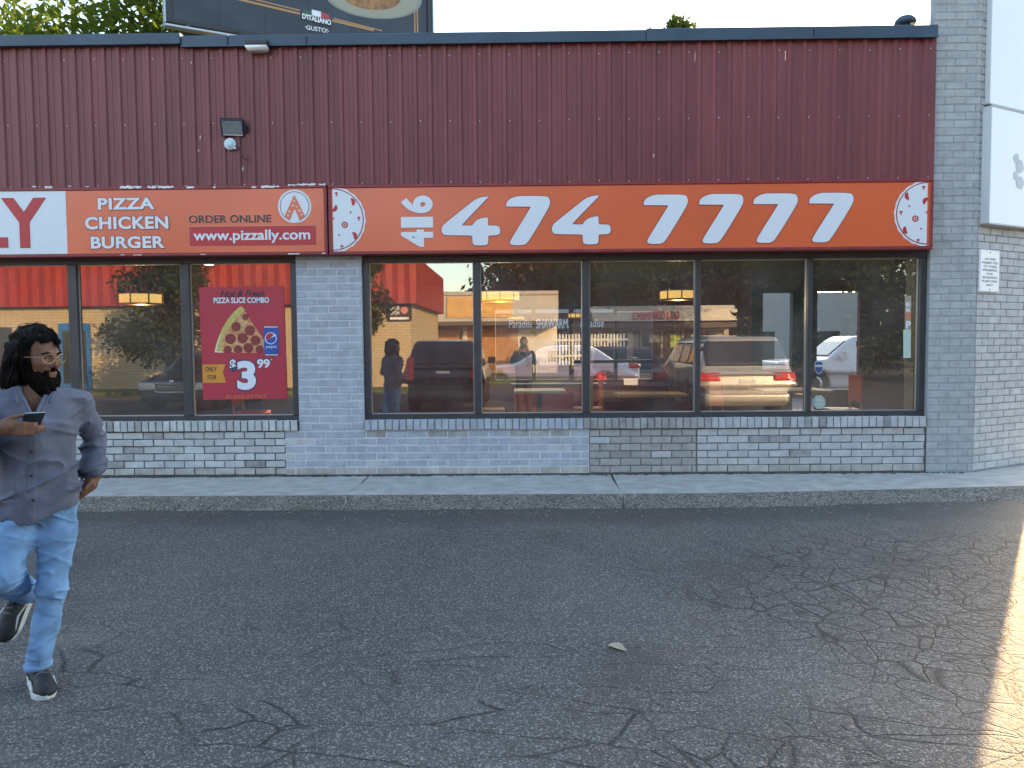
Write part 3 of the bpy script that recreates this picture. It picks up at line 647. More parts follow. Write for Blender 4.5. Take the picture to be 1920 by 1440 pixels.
for x, y, r_ in ((448, 622, 40), (525, 542, 28), (563, 652, 43), (403, 722, 44), (502, 716, 44), (608, 735, 42), (382, 808, 32), (465, 808, 37), (550, 795, 42), (642, 808, 34)):
    pp('pepperoni', [(x + r_ * math.cos(k * .5236) * (1 + random.uniform(-.05, .05)), min(836, y + r_ * math.sin(k * .5236))) for k in range(12)], pep, 3)
canb = mat('can_blue', (0.015, 0.075, 0.30), 0.35, var=0.25, vscale=5)
pp('can', rounded([(680, 622), (790, 622), (797, 640), (799, 835), (790, 856), (690, 856), (680, 835), (675, 640)], 1), canb, 4)
pp('can_rim', [(682, 620), (788, 620), (794, 630), (678, 630)], mat('can_rim_grey', (0.45, 0.5, 0.55), 0.4), 5); pp('can_rim', [(684, 848), (794, 848), (786, 857), (692, 857)], mat('can_rim_grey', (0.45, 0.5, 0.55), 0.4), 5)
C_ = lambda r_, a0, a1, n=16: [(733 + r_ * math.cos(a0 + (a1 - a0) * k / n), 717 - r_ * math.sin(a0 + (a1 - a0) * k / n)) for k in range(n + 1)]
pp('can_emblem', C_(49, 0, 6.283), pwht, 5); pp('can_emblem', C_(42, 3.5, 6.75), canb, 6); pp('can_emblem', C_(43, 0.95, 3.3)[:] + [(706, 727), (735, 712), (752, 694)], redink, 6)
for o in ptext('pepsi', (697, 774), (778, 803), pwht, 5, name='lettering', whole=True): o['kind'] = 'stuff'
pp('banner', [(172, 932), (362, 930), (340, 992), (366, 1080), (176, 1082)], pyel, 1)
ptext('ONLY', (198, 948), (292, 988), pblk, 2, bold=0.012); ptext('FOR', (216, 1017), (289, 1056), pblk, 2, bold=0.012)
for s, a, b, bo in (('$', (398, 890), (448, 984), .03), ('3', (460, 900), (607, 1140), .045), ('99', (622, 886), (724, 962), .035), ('*', (727, 884), (746, 906), .03)):
    ptext(s, a, b, pwht, 3, bold=bo)
    for o in ptext(s, (a[0] - 9, a[1] - 9), (b[0] + 9, b[1] + 9), pnavy, 2, name='lettering_outline', bold=bo + .02, whole=True): o['kind'] = 'stuff'
for o in ptext('BIG SLICE LESS PRICE', (366, 1177), (694, 1211), mat('poster_orange', (0.55, 0.15, 0.05), 0.5), 1, name='lettering', bold=.01, whole=True): o['kind'] = 'stuff'

# small decals on the right-hand pane
def decal(name, label, cat, parts):
    t = empty(name, (0, 0, 0), label=label, cat=cat)
    for nm, pts, m_, lv in parts:
        b = MB(); b.sheet([(at(x, y, YP).x, at(x, y, YP).z) for x, y in pts], 0.096 - 0.0012 * lv, .0009); b.build(nm, m_, t)
    return t
dgreen = mat('decal_green', (0.33, 0.42, 0.38), 0.5); dblue = mat('decal_blue', (0.05, 0.07, 0.19), 0.5); dgrey = mat('decal_grey', (0.45, 0.5, 0.52), 0.5)
sh = lambda s, cx=1535.5, cy=689: [(cx + s * x, cy + s * y) for x, y in ((-8, -9), (-5, -12), (5, -12), (8, -9), (8, 2), (5, 9), (0, 13), (-5, 9), (-8, 2))]
decal('window_sticker', 'small blue security shield sticker on the right window', 'sticker', [('backing', sh(1.0), dgrey, 1), ('shield', sh(.88), dblue, 2), ('band', [(1528.5, 684), (1542.5, 684), (1542.5, 688), (1528.5, 688)], dgrey, 3)])
decal('window_sticker', 'pale green octagonal sticker at the foot of the right window', 'sticker', [('backing', [(1536 + 12.5 * math.cos(k * .7854 + .3927), 754 + 13.5 * math.sin(k * .7854 + .3927)) for k in range(8)], dgreen, 1), ('band', [(1529, 749), (1543, 749), (1543, 751.5), (1529, 751.5)], dgrey, 2), ('band', [(1529, 757), (1543, 757), (1543, 759), (1529, 759)], dgrey, 2)])
t = decal('vertical_sign', 'narrow vertical strip sign with green foot at the right window edge', 'sign', [('strip', [(1697, 555), (1709, 555), (1708, 618), (1697, 618)], mat('strip_tan', (0.35, 0.30, 0.22), 0.6), 1), ('strip', [(1694, 618), (1708, 618), (1708, 671), (1694, 671)], mat('strip_green', (0.42, 0.55, 0.48), 0.6), 1), ('emblem', [(1698, 586), (1708, 586), (1708, 600), (1698, 600)], mat('strip_orange', (0.5, 0.2, 0.1), 0.6), 2)])
for s, a, b in (('P', (1699, 602), (1708, 616)), ('R', (1699, 578), (1708, 585)), ('E', (1699, 567), (1708, 575))):
    letters(s, *pbox(a, b, YP), 0.0925, pwht, t, depth=.0008, bold=.03)
# dusty streaks low on the fourth pane

# ------------------------------------------------------------------ lights on the wall
blk = mat('black_fixture', (0.022, 0.024, 0.027), 0.45); lens = mat('lamp_lens', (0.20, 0.22, 0.23), 0.15, var=0.2, vscale=30); pale = mat('pale_plastic', (0.55, 0.62, 0.66), 0.4)
fl = empty('floodlight', (-3.0, -0.07, 3.86), label='square black floodlight tilted down on the maroon fascia', cat='floodlight'); fl.rotation_euler = (R(30), 0, R(10))
b = MB(); b.cbox(-.118, .118, -.055, .0, -.088, .088, .012); b.build('housing', blk, fl)
b = MB(); b.box(-.098, .098, -.058, -.054, -.066, .072); b.build('lens', lens, fl)
b = MB(); b.box(-.098, .098, -.060, -.0545, -.074, -.066); b.build('lens_rim', pale, fl)
b = MB(); b.box(.118, .145, -.045, -.015, -.05, .03); b.box(-.09, .09, .0, .06, -.02, .02); b.build('bracket', blk, fl)
ms = empty('junction_box', (-3.035, -0.065, 3.682), label='round pale cover plate under the black floodlight', cat='electrical box')
b = MB(); b.lathe([(.062, .02), (.062, -.012), (.055, -.020)], (0, 0, 0), 20, 'y'); b.build('cover', pale, ms)
b = MB(); b.lathe([(.047, -.019), (.046, -.0225)], (0, 0, 0), 20, 'y'); b.build('cover_plate', mat('pale_blue_plastic', (0.45, 0.56, 0.62), 0.4), ms)
b = MB(); b.tube([(.06, -.01, -.03), (.1, -.012, -.07), (.13, -.01, -.14), (.17, -.01, -.17), (.19, 0, -.12)], .005, 6); b.tube([(.05, -.015, .06), (.09, -.02, .08), (.12, -.01, .02), (.08, -.01, -.05)], .004, 6); b.build('cable', blk, ms)
b = MB(); b.lathe([(.012, -.022), (.012, -.03), (.006, -.034)], (.058, 0, -.05), 8, 'y'); b.build('cable_gland', pale, ms)
wp = empty('wall_pack_light', (-2.71, -0.115, 4.655), label='small wall light tucked under the blue roof flashing', cat='wall light')
b = MB(); b.cbox(-.115, .115, -.06, .07, -.0, .058, .012); b.build('housing', blk, wp)
b = MB(); prof = [(.10, 0), (.10, -.02), (.085, -.045), (.05, -.055)]
vs = []; 
for (w, z) in ((.112, .0), (.106, -.024), (.085, -.044), (.05, -.05)): vs += [(-w, -.058 * (w / .112), z), (w, -.058 * (w / .112), z), (w, .05, z), (-w, .05, z)]
b.add(vs, [(k * 4 + i, k * 4 + (i + 1) % 4, k * 4 + 4 + (i + 1) % 4, k * 4 + 4 + i) for k in range(3) for i in range(4)] + [(12, 13, 14, 15), (0, 1, 2, 3)], True)
b.build('diffuser', mat('milky_diffuser', (0.75, 0.76, 0.74), 0.35), wp)

# ------------------------------------------------------------------ signs on the angled side wall (local x runs along that wall)
wpan = mat('white_panel', (0.74, 0.77, 0.80), 0.4); wedge_ = mat('panel_edge', (0.45, 0.48, 0.5), 0.5)
def on_side(px, py, off=0.0):
    d = AX * (px - 960) - AY * (py - 720) - AZ * F; nrm = Vector((-math.sin(R(29)), math.cos(R(29)), 0)); p0 = Vector((4.79, 0.004, 0)) - nrm * off
    return CAM + d * ((p0 - CAM).dot(nrm) / d.dot(nrm))
def side_u(p): return (Vector((p.x - 4.79, p.y - .004, 0))).dot(Vector((math.cos(R(29)), math.sin(R(29)), 0)))
for lab, u0, z0, z1, off in (('upper plain white panel high on the angled side wall', .06, 4.02, 6.2, .05), ('lower white sign box on the angled side wall', .03, 2.78, 3.995, .09)):
    t = empty('wall_panel', (4.79, 0.004, 0), R(29), label=lab, cat='panel')
    b = MB(); b.cbox(u0 + .012, 1.168, -off, -.002, z0 + .012, z1 - .012, .004); b.build('panel', wpan, t)
    b = MB(); b.box(u0, u0 + .011, -off - .004, -.002, z0, z1); b.box(u0, 1.168, -off - .004, -.002, z0, z0 + .011); b.box(u0, 1.168, -off - .004, -.002, z1 - .011, z1); b.build('edge_trim', wedge_, t)
    if off > .06:
        b = MB()
        for cx, cz, r_ in ((.50, 3.50, .05), (.57, 3.42, .07), (.50, 3.32, .045), (.58, 3.25, .07)): b.sheet(disc((cx, cz), r_, 12, 1.0, .12), -off - .003, .002)
        b.build('emblem', mat('faded_print', (0.42, 0.47, 0.53), 0.5), t)
p = on_side(1838, 467, .012); q = on_side(1873, 548, .012); u0, u1 = side_u(p), side_u(q)
t = empty('notice_sign', (4.79, 0.004, 0), R(29), label='small white access notice on the angled brick wall', cat='sign')
b = MB(); b.cbox(u0, u1, -.014, -.001, q.z, p.z, .002); b.build('plate', wpan, t)
b = MB()
for c in ((u0 + .006, u1 - .006, p.z - .010, p.z - .007), (u0 + .006, u1 - .006, q.z + .007, q.z + .010), (u0 + .006, u0 + .009, q.z + .01, p.z - .01), (u1 - .009, u1 - .006, q.z + .01, p.z - .01)): b.box(c[0], c[1], -.0156, -.0142, c[2], c[3])
b.build('border', wedge_, t)
H = p.z - q.z; um = (u0 + u1) / 2; wt = (u1 - u0); grey = mat('notice_grey', (0.17, 0.19, 0.22), 0.6)
for k, (s, w) in enumerate((('ACCESS', .56), ('PERMITTED', .80), ('TO THESE', .68), ('PREMISES', .72), ('FOR', .30), ('BUSINESS', .72), ('PURPOSES', .76), ('ONLY', .36))):
    zc = p.z - H * (.22 + .088 * k); o = letters(s, um - wt * w / 2, um + wt * w / 2, zc - H * .026, zc + H * .026, -.0158, grey, t, 'lettering', bold=.01, depth=.001, whole=True)[0]; o['kind'] = 'stuff'
b = MB()
for cz in (p.z - .028, q.z + .026): b.lathe([(.007, -.014), (.006, -.018)], (um, 0, cz), 8, 'y')
b.build('bolt', blk, t)
# ------------------------------------------------------------------ the shop's body and inside
wall_in = mat('maroon_inner_wall', (0.16, 0.032, 0.03), 0.7, var=0.1, vscale=2); tilef = mat('inner_floor', (0.14, 0.12, 0.10), 0.35, var=0.25, vscale=3); ceil_m = mat('inner_ceiling', (0.16, 0.13, 0.11), 0.9)
roofm = mat('roof_membrane', (0.16, 0.16, 0.16), 0.9); darkm = mat('inner_dark', (0.03, 0.03, 0.032), 0.6)
bd = empty('shop_building', (0, 3.6, 0.1), label='flat roofed shop building behind the painted brick facade', cat='building')
def bpart(nm, m_, *bx):
    b = MB()
    for c in bx: b.box(*c)
    return b.build(nm, m_, bd, (0, -3.6, -0.1))
def wedge(nm, m_, pts, z0, z1):
    n = len(pts); b = MB(); b.add([(x, y, z) for z in (z0, z1) for x, y in pts], [tuple(range(n))[::-1], tuple(range(n, 2 * n))] + [(i, (i + 1) % n, n + (i + 1) % n, n + i) for i in range(n)])
    return b.build(nm, m_, bd, (0, -3.6, -0.1))
plan = [(-9.4, .26), (4.75, .52), (5.65, .75), (8.3, 7.3), (-9.4, 7.3)]
wedge('floor', tilef, plan, .12, .20); wedge('ceiling', ceil_m, plan, 2.78, 2.84); wedge('roof', roofm, plan, 4.5, 4.66)
bpart('lintel', darkm, (-9.4, 4.28, .02, .25, 2.537, 4.5))
bpart('left_wall', wall_in, (-9.6, -9.4, 0.0, 7.3, .1, 4.66), (-9.4, -7.2, 0.22, .3, .1, 2.53), (-7.2, -2.405, .22, .24, .1, .77), (-1.695, 4.29, .22, .24, .1, .77))
wedge('right_wall', wall_in, [(5.80, .62), (8.5, 7.1), (8.4, 7.3), (5.66, .72)], .1, 4.66)
wins = [(-9.4, .9, 1.1, 2.2), (-.52, .20, .86, 2.25), (.27, .93, .84, 2.27), (1.02, 1.30, .84, 2.25), (1.34, 1.82, .84, 2.25), (1.88, 2.58, .78, 2.2), (4.22, 4.50, 1.05, 2.55), (4.72, 5.30, 1.02, 2.55), (5.78, 6.62, .62, 2.55)][1:]
e = [(-9.4, -.52)] + [(wins[i][1], wins[i + 1][0]) for i in range(len(wins) - 1)] + [(wins[-1][1], 8.3)]
bpart('back_wall', wall_in, (-9.4, -.52, 7.0, 7.12, .1, 4.5), (2.58, 4.22, 7.0, 7.12, .1, 4.5), (6.62, 8.3, 7.0, 7.12, .1, 4.5), (-.52, 2.58, 7.0, 7.12, .1, .84), (-.52, 2.58, 7.0, 7.12, 2.26, 4.5), (4.22, 6.62, 7.0, 7.12, 2.55, 4.5), (4.22, 5.30, 7.0, 7.12, .1, 1.03), (5.78, 6.62, 7.0, 7.12, .1, .62), (1.88, 2.58, 7.0, 7.12, 2.2, 2.26))
for a, b_ in e[1:-1]: bpart('back_mullion', darkm, (a, b_, 6.97, 7.14, .62, 2.56)) if b_ - a < 1 else None
bpart('back_rail', darkm, (1.02, 2.58, 6.97, 7.14, 1.18, 1.24), (-.52, 2.58, 6.96, 7.15, .80, .86), (-.52, 2.58, 6.96, 7.15, 2.25, 2.31), (4.22, 5.30, 6.96, 7.15, 2.53, 2.6))
bpart('partition', wall_in, (-5.62, -5.2, 4.6, 6.98, .2, 2.78), (2.75, 4.1, 5.6, 5.75, .2, 2.78))
for x, y in ((-1.25, 2.6), (-.72, 2.7), (-2.9, 1.6), (-4.6, 3.1)):
    b = MB(); b.lathe([(.085, -.004), (.085, .01)], (x, y, 2.774), 14); b.build('downlight', mat('downlight_on', (.9, .9, .85), .4, emit=(1, .93, .8), estr=6.0), bd, (0, -3.6, -0.1))
lampm = mat('lamp_shade', (0.62, 0.36, 0.09), 0.5, emit=(1.0, 0.62, 0.18), estr=0.24); gold = mat('lamp_band', (0.5, 0.34, 0.12), 0.4, 0.5)
def pendant(x, y, z0, z1, r, lab):
    t = empty('pendant_lamp', (x, y, z0), label=lab, cat='lamp', group='yellow drum pendant lamps inside the shop'); h = z1 - z0
    b = MB(); b.lathe([(r, .015), (r, h - .015)], (0, 0, 0), 8); b.build('shade', lampm, t)
    b = MB(); b.lathe([(r + .008, 0), (r + .008, .018)], (0, 0, 0), 8); b.lathe([(r + .008, h - .018), (r + .008, h)], (0, 0, 0), 8)
    for k in range(8): a = k * math.pi / 4; b.box(r * math.cos(a) - .008, r * math.cos(a) + .008, r * math.sin(a) - .008, r * math.sin(a) + .008, 0, h)
    b.build('band', gold, t)
    b = MB(); b.tube([(0, 0, h), (0, 0, 2.78 - z0)], .006, 6); b.build('cord', darkm, t)
    if r > .2:
        pl_ = bpy.data.lights.new('bulb', 'POINT'); pl_.energy = 9; pl_.color = (1, .72, .40); pl_.shadow_soft_size = .12; po_ = bpy.data.objects.new('bulb', pl_); COL.objects.link(po_); po_.parent = t; po_.location = (0, 0, -.08)
pendant(-5.05, 2.0, 2.13, 2.28, .28, 'yellow drum lamp behind the leftmost window bank')
pendant(-.29, 2.5, 2.155, 2.30, .26, 'yellow drum lamp behind the second pane right of the brick pier')
pendant(2.16, 2.5, 2.155, 2.295, .25, 'yellow drum lamp behind the third pane right of the brick pier')
pendant(-.10, 6.0, 2.01, 2.08, .14, 'small far yellow lamp low behind the second pane')
pendant(.98, 6.0, 2.03, 2.13, .12, 'small far yellow lamp beside the central mullion')
wood = mat('table_wood', (0.36, 0.20, 0.09), 0.45, var=0.25, vscale=9); cream = mat('table_cream', (0.62, 0.60, 0.52), 0.4)
def table(x, y, w, d, m_, lab):
    t = empty('table', (x, y, .2), label=lab, cat='table'); b = MB(); b.cbox(-w / 2, w / 2, -d / 2, d / 2, .70, .735, .006); b.build('tabletop', m_, t)
    b = MB(); b.tube([(0, 0, .02), (0, 0, .70)], .035, 10); b.build('pedestal', darkm, t); b = MB(); b.box(-.25, .25, -.25, .25, 0, .025); b.build('base', darkm, t)
table(.24, 2.5, .70, .6, cream, 'small cream table behind the second pane right of the pier')
table(1.62, 1.55, .85, .6, wood, 'wooden table behind the third pane right of the pier'); table(-3.2, 2.3, .8, .6, wood, 'wooden table behind the poster in the left window'); table(3.6, 2.2, .9, .7, wood, 'wooden table behind the fifth pane by the corner')
chs = mat('chair_red', (0.50, 0.06, 0.035), 0.45); cht = mat('chair_orange', (0.62, 0.13, 0.05), 0.45); chl = mat('chair_leg', (0.42, 0.30, 0.16), 0.5)
def chair(x, y, rz, sm, lab):
    t = empty('chair', (x, y, .2), rz, label=lab, cat='chair')
    b = MB(); b.cbox(-.2, .2, -.2, .2, .43, .47, .012); b.build('seat', sm, t); b = MB(); b.cbox(-.2, .2, .17, .2, .56, .92, .01); b.build('backrest', sm, t)
    for sx in (-.18, .18):
        for sy in (-.18, .18): b = MB(); b.tube([(sx, sy, .43), (sx * 1.12, sy * 1.12, 0)], [.018, .013], 6); b.build('leg', chl, t)
        b = MB(); b.tube([(sx, .185, .45), (sx, .19, .6)], .014, 6); b.build('back_post', chl, t)
chair(.92, 2.6, R(-90), cht, 'orange chair at the cream table'); chair(-.45, 2.5, R(90), wood, 'wooden chair pulled out left of the cream table'); chair(1.05, 1.5, R(80), wood, 'wooden chair left of the front wooden table'); chair(2.3, 1.6, R(-80), chs, 'red chair right of the front wooden table'); chair(-3.75, 2.4, R(90), chs, 'red chair behind the poster window'); chair(-2.6, 2.4, R(-90), wood, 'wooden chair beside the poster window'); chair(4.3, 2.2, R(-90), chs, 'red chair by the corner pane')
ct = empty('counter', (.7, 5.6, .2), label='red serving counter at the back of the shop', cat='counter')
b = MB(); b.box(-.85, .75, -.2, .2, 0, .62); b.build('front', mat('counter_red', (0.36, 0.035, 0.03), 0.4), ct); b = MB(); b.box(-.9, .8, -.25, .25, .62, .66); b.build('countertop', darkm, ct)
for k in range(3): b = MB(); b.box(.2 + k * .18, .33 + k * .18, -.215, -.2, .35, .52); b.build('tile', mat('pink_tile', (.5, .2, .18), .4), ct)
bo = empty('spray_bottle', (3.52, 6.2, 1.03), label='green spray bottle on the sill of a rear window', cat='bottle')
b = MB(); b.lathe([(.07, 0), (.075, .15), (.03, .22), (.03, .25)], (0, 0, 0), 12); b.build('bottle', mat('bottle_green', (0.1, .55, .42), .3), bo); b = MB(); b.box(-.025, .06, -.02, .02, .25, .33); b.build('trigger', mat('bottle_red', (.5, .1, .06), .4), bo)
b = MB(); b.box(-.2, .2, -.15, .15, -.83, 0); b.build('stand', darkm, bo)

# ------------------------------------------------------------------ leafy things
def leafmat(name, col, tr=0.35, var=.35): return mat(name, col, 0.8, var=var, vscale=1.1, objvar=.05, translucent=tr, spec=.06)
def crown(blobs, n, size, seed=1):
    g_ = np.random.default_rng(seed); w = np.array([r[3] ** 2.2 for r in blobs]); w /= w.sum(); k = g_.choice(len(blobs), n, p=w); B = np.array(blobs)[k]
    d = g_.normal(size=(n, 3)); d /= np.linalg.norm(d, axis=1)[:, None]; rad = g_.random(n) ** 0.42 * (1 + .12 * g_.normal(size=n))
    c = B[:, :3] + d * rad[:, None] * B[:, 3:4] * np.array([1, 1, .85]); a = g_.normal(size=(n, 3)); a /= np.linalg.norm(a, axis=1)[:, None]
    b_ = np.cross(a, g_.normal(size=(n, 3))); b_ /= np.linalg.norm(b_, axis=1)[:, None]; s = size * (0.6 + .8 * g_.random(n))[:, None]
    V = np.stack([c - a * s, c + b_ * s * .45, c + a * s, c - b_ * s * .45], 1).reshape(-1, 3)
    return npmesh('crown', V, np.arange(4 * n).reshape(n, 4))
bark = mat('bark', (0.09, 0.07, 0.05), 0.9, var=.4, vscale=8, bump=.5, bscale=20)
def tree(loc, h, cr, n, size, m_, lab, seed, group=None, spread=1.0, low=.35, nb=14):
    t = empty('tree', loc, label=lab, cat='tree', group=group); q = random.Random(seed); bl = []
    for i in range(nb):
        a = q.uniform(0, 6.28); z = q.uniform(low, .93); rr = cr * spread * q.uniform(.15, .75) * (1.15 - abs(z - .6)); bl.append((rr * math.cos(a), rr * math.sin(a), z * h, cr * q.uniform(.30, .52)))
    b = MB(); b.tube([(0, 0, -.1), (.05, 0, h * .25), (0, .08, h * .5), (.1, 0, h * .78)], [h * .028, h * .022, h * .016, h * .006], 10); b.build('trunk', bark, t)
    for x, y, z, r_ in bl[:7]: b = MB(); b.tube([(0, 0, z * .55), (x * .5, y * .5, z * .8), (x, y, z)], [h * .010, h * .007, h * .003], 6); b.build('limb', bark, t)
    o = link('crown', crown(bl, n, size, seed), t, m_); o['kind'] = 'stuff'; return t
L1 = leafmat('leaf_sunlit_green', (0.055, 0.085, 0.018), .45); L2 = leafmat('leaf_dark_green', (0.034, 0.046, 0.018), .2); L3 = leafmat('leaf_mid_green', (0.05, 0.075, 0.02), .3); L4 = leafmat('leaf_maroon_tint', (0.080, 0.042, 0.022), .2)  # reddish leaf colour has the shop interior's maroon reflection painted in
tree((-10.9, 12.5, .1), 11.0, 4.3, 15000, .13, L1, 'leafy tree showing above the roof at the top left', 11, low=.42, nb=22)
tree((-15.5, 14.5, .1), 11.5, 4.0, 9000, .14, L1, 'tree behind the roof at the far left edge', 12, low=.45, nb=18)
tree((8.6, 38, .1), 22.3, 2.0, 2200, .2, L3, 'tree whose tip just peeks over the roof edge', 13, low=.6)
# ------------------------------------------------------------------ roof vent and billboard
rv = empty('roof_vent', (4.05, .12, 4.80), label='small domed vent on the roof beside the corner pier', cat='roof vent')
b = MB(); b.lathe([(.05, -.16), (.05, .09)], (0, 0, 0), 12); b.build('pipe', navy, rv); b = MB(); b.lathe([(.11, .09), (.105, .13), (.07, .165), (.02, .18)], (0, 0, 0), 14); b.build('cap', navy, rv)
bb = empty('billboard', (-7.59, 8.6, 0), R(28), label='large dark bread billboard angled above the roof', cat='billboard')
bdark = mat('billboard_print', (0.032, 0.042, 0.055), 0.55, var=.25, vscale=1.2); bgold = mat('billboard_gold', (0.36, 0.20, 0.09), .5); bfr = mat('billboard_frame', (0.03, 0.032, 0.035), .5); bal = mat('billboard_aluminium', (.35, .37, .39), .35, .6)
Z0 = 8.62; BW = 6.1
for i in range(6): b = MB(); b.box(.12 + i * (BW - .24) / 6 + .003, .12 + (i + 1) * (BW - .24) / 6 - .003, -.03, .02, Z0, Z0 + 3.0); b.build('panel', bdark, bb)
b = MB(); b.box(.0, .12, -.08, .35, Z0 - .1, Z0 + 3.1); b.box(BW - .12, BW + .0, -.08, .3, Z0 - .1, Z0 + 3.1); b.box(.12, BW - .12, -.07, .3, Z0 - .1, Z0 - .003); b.build('frame', bfr, bb)
b = MB(); b.box(-.03, .0, -.10, .38, Z0 - .12, Z0 + 3.1); b.box(BW + .0, BW + .03, -.1, .3, Z0 - .1, Z0 + 3.1); b.build('edge_trim', bal, bb)
for k, (u, w) in enumerate(((BW - .47, .035), (BW - .40, .035))): b = MB(); b.box(u, u + w, -.036, -.032, Z0, Z0 + 3); b.build('gold_stripe', bgold, bb)
def stripe(u0, z0, u1, z1, w):
    b = MB(); b.add([(u0, -.036, z0), (u1, -.036, z1), (u1, -.036, z1 + w), (u0, -.036, z0 + w)], [(0, 1, 2, 3)]); b.build('gold_stripe', bgold, bb)
def bill(px, py):                                                   # point of the photograph on the billboard's own plane
    d = AX * (px - 960) - AY * (py - 720) - AZ * F; nrm = Vector((-math.sin(R(28)), math.cos(R(28)), 0)); o = Vector((-7.59, 8.6, 0)); p = CAM + d * ((o - CAM).dot(nrm) / d.dot(nrm)); return ((p - o).dot(Vector((math.cos(R(28)), math.sin(R(28)), 0))), p.z)
for (a, c, w) in (((443, 1), (562, 29), .05), ((455, -4), (562, 22), .03), ((620, 41), (700, 60), .05), ((625, 37), (716, 60), .03)):
    (u0, z0), (u1, z1) = bill(*a), bill(*c); stripe(u0, z0, u1, z1, w)
def bpoly(nm, pts, m_, lv): b = MB(); b.sheet([bill(*p) for p in pts], -.034 - .003 * lv, .002); b.build(nm, m_, bb)
bpoly('flag_band', [(567, 19), (584, 22), (584, 29), (567, 26)], mat('flag_green', (.03, .10, .06), .5), 1); bpoly('flag_band', [(584, 19), (601, 23), (601, 34), (584, 30)], white, 1); bpoly('flag_band', [(601, 23), (617, 30), (618, 37), (601, 34)], mat('flag_red', (.35, .05, .06), .5), 1)
bpoly('brand_plate', [(564, 25), (622, 39), (620, 52), (563, 37)], mat('plate_black', (.015, .018, .02), .4), 2)
def btext(s, a, c, bold):
    u0, z0 = bill(*a); u1, z1 = bill(*c); me = textmesh(s, bold, 0, .003); lo, hi = bounds(me); h = .125 if bold > .02 else .10
    for v in me.vertices:
        f_ = (v.co.x - lo[0]) / (hi[0] - lo[0]); v.co = (u0 + (u1 - u0) * f_, v.co.y - .046, z0 + (z1 - z0) * f_ + (v.co.z - lo[2]) / (hi[2] - lo[2]) * h)
    o = link('lettering', me, bb, mat('billboard_white', (.7, .72, .74), .5)); o['kind'] = 'stuff'
btext("D'ITALIANO", (566, 36), (620, 49), .03); btext('·GUSTO!·', (571, 56), (616, 64), .012)
el = lambda s: [(690 + s * 92 * math.cos(k * .1745) + s * 8, -6 + s * 42 * math.sin(k * .1745) + s * 0.1 * 92 * math.cos(k * .1745)) for k in range(36)]
bpoly('plate_print', el(1.0), mat('bill_plate', (.20, .21, .20), .5), 1); bpoly('plate_print', el(.94), mat('bill_plate_inner', (.26, .26, .20), .5), 2); bpoly('food_print', el(.6), mat('bill_food', (.25, .13, .05), .5, var=.5, vscale=6), 3)
b = MB(); b.box(.2, BW - .3, -1.0, -.15, Z0 - .55, Z0 - .50)
for k in range(6): b.tube([(.4 + k * 1.05, -.1, Z0 - .1), (.4 + k * 1.05, -1.0, Z0 - .5)], .04, 6)
b.build('catwalk', bfr, bb); b = MB(); b.box(-.1, 1.5, -1.25, -1.05, Z0 - .62, Z0 - .58); b.build('walkway_edge', bal, bb)
b = MB(); b.box(2.55, 3.25, .3, .7, Z0 + .2, Z0 + .5); b.tube([(2.9, .6, 0.05), (2.9, .6, Z0 + 2.6)], .28, 14); b.build('post', bfr, bb)
# ------------------------------------------------------------------ street seen through the shop
rd = mat('street_asphalt', (0.10, 0.10, 0.10), .85, var=.2, vscale=2)
tag(MB().box(-60, 60, 9.5, 17.5, .0, .106).build('street', rd), 'street behind the shop', kind='structure')
brown = mat('far_shop_brown', (0.20, 0.12, 0.09), .8, var=.2, vscale=2); gl2 = mat('far_shop_glass', (.03, .035, .04), .1, spec=.6); greyp = mat('far_grey', (.36, .35, .34), .7)
t = empty('far_shop', (1.5, 22.0, .1), label='shawarma shop across the street seen through the back window', cat='shop')
b = MB(); b.box(-6, 6, 0, 6, 0, 5.0); b.build('wall', brown, t); b = MB(); b.box(-5.6, 5.6, -.12, 0, 1.95, 2.65); b.build('sign_board', mat('sign_brown', (.05, .018, .02), .5), t); b = MB(); b.box(-5.6, 5.6, -.16, 0, 2.66, 3.8); b.build('awning', greyp, t)
for k in range(4): b = MB(); b.box(-5.4 + k * 2.75, -2.9 + k * 2.75, -.02, 0, .3, 1.9); b.build('window', gl2, t)
letters('SHAWARMA', -.94, .48, 2.06, 2.44, -.13, pwht, t, bold=.02, depth=.02); letters('Paradise', -2.0, -1.05, 2.10, 2.42, -.13, pwht, t, depth=.02, shear=.2); letters('Paradise', .78, 1.7, 2.10, 2.42, -.13, pwht, t, depth=.02, shear=.2)
t = empty('far_building', (13.5, 24, .1), label='pale low building across the street behind the shop', cat='building')
b = MB(); b.box(-5.5, 6, 0, 8, 0, 3.5); b.build('wall', greyp, t)
for k in range(4): b = MB(); b.box(-5 + k * 2.7, -3 + k * 2.7, -.03, 0, .6, 1.9); b.build('window', gl2, t)
for i, (x, y, h_) in enumerate(((5.0, 26, 7), (16.0, 26, 6.5), (-7, 26, 8), (15.5, 20, 7))): tree((x, y, .1), h_, 2.2, 1500, .24, L3, ('broad green tree over the road behind the rear windows', 'short tree behind the rear right window', 'tree beyond the road behind the left bank', 'tree far right beyond the road')[i], 60 + i, low=.25)
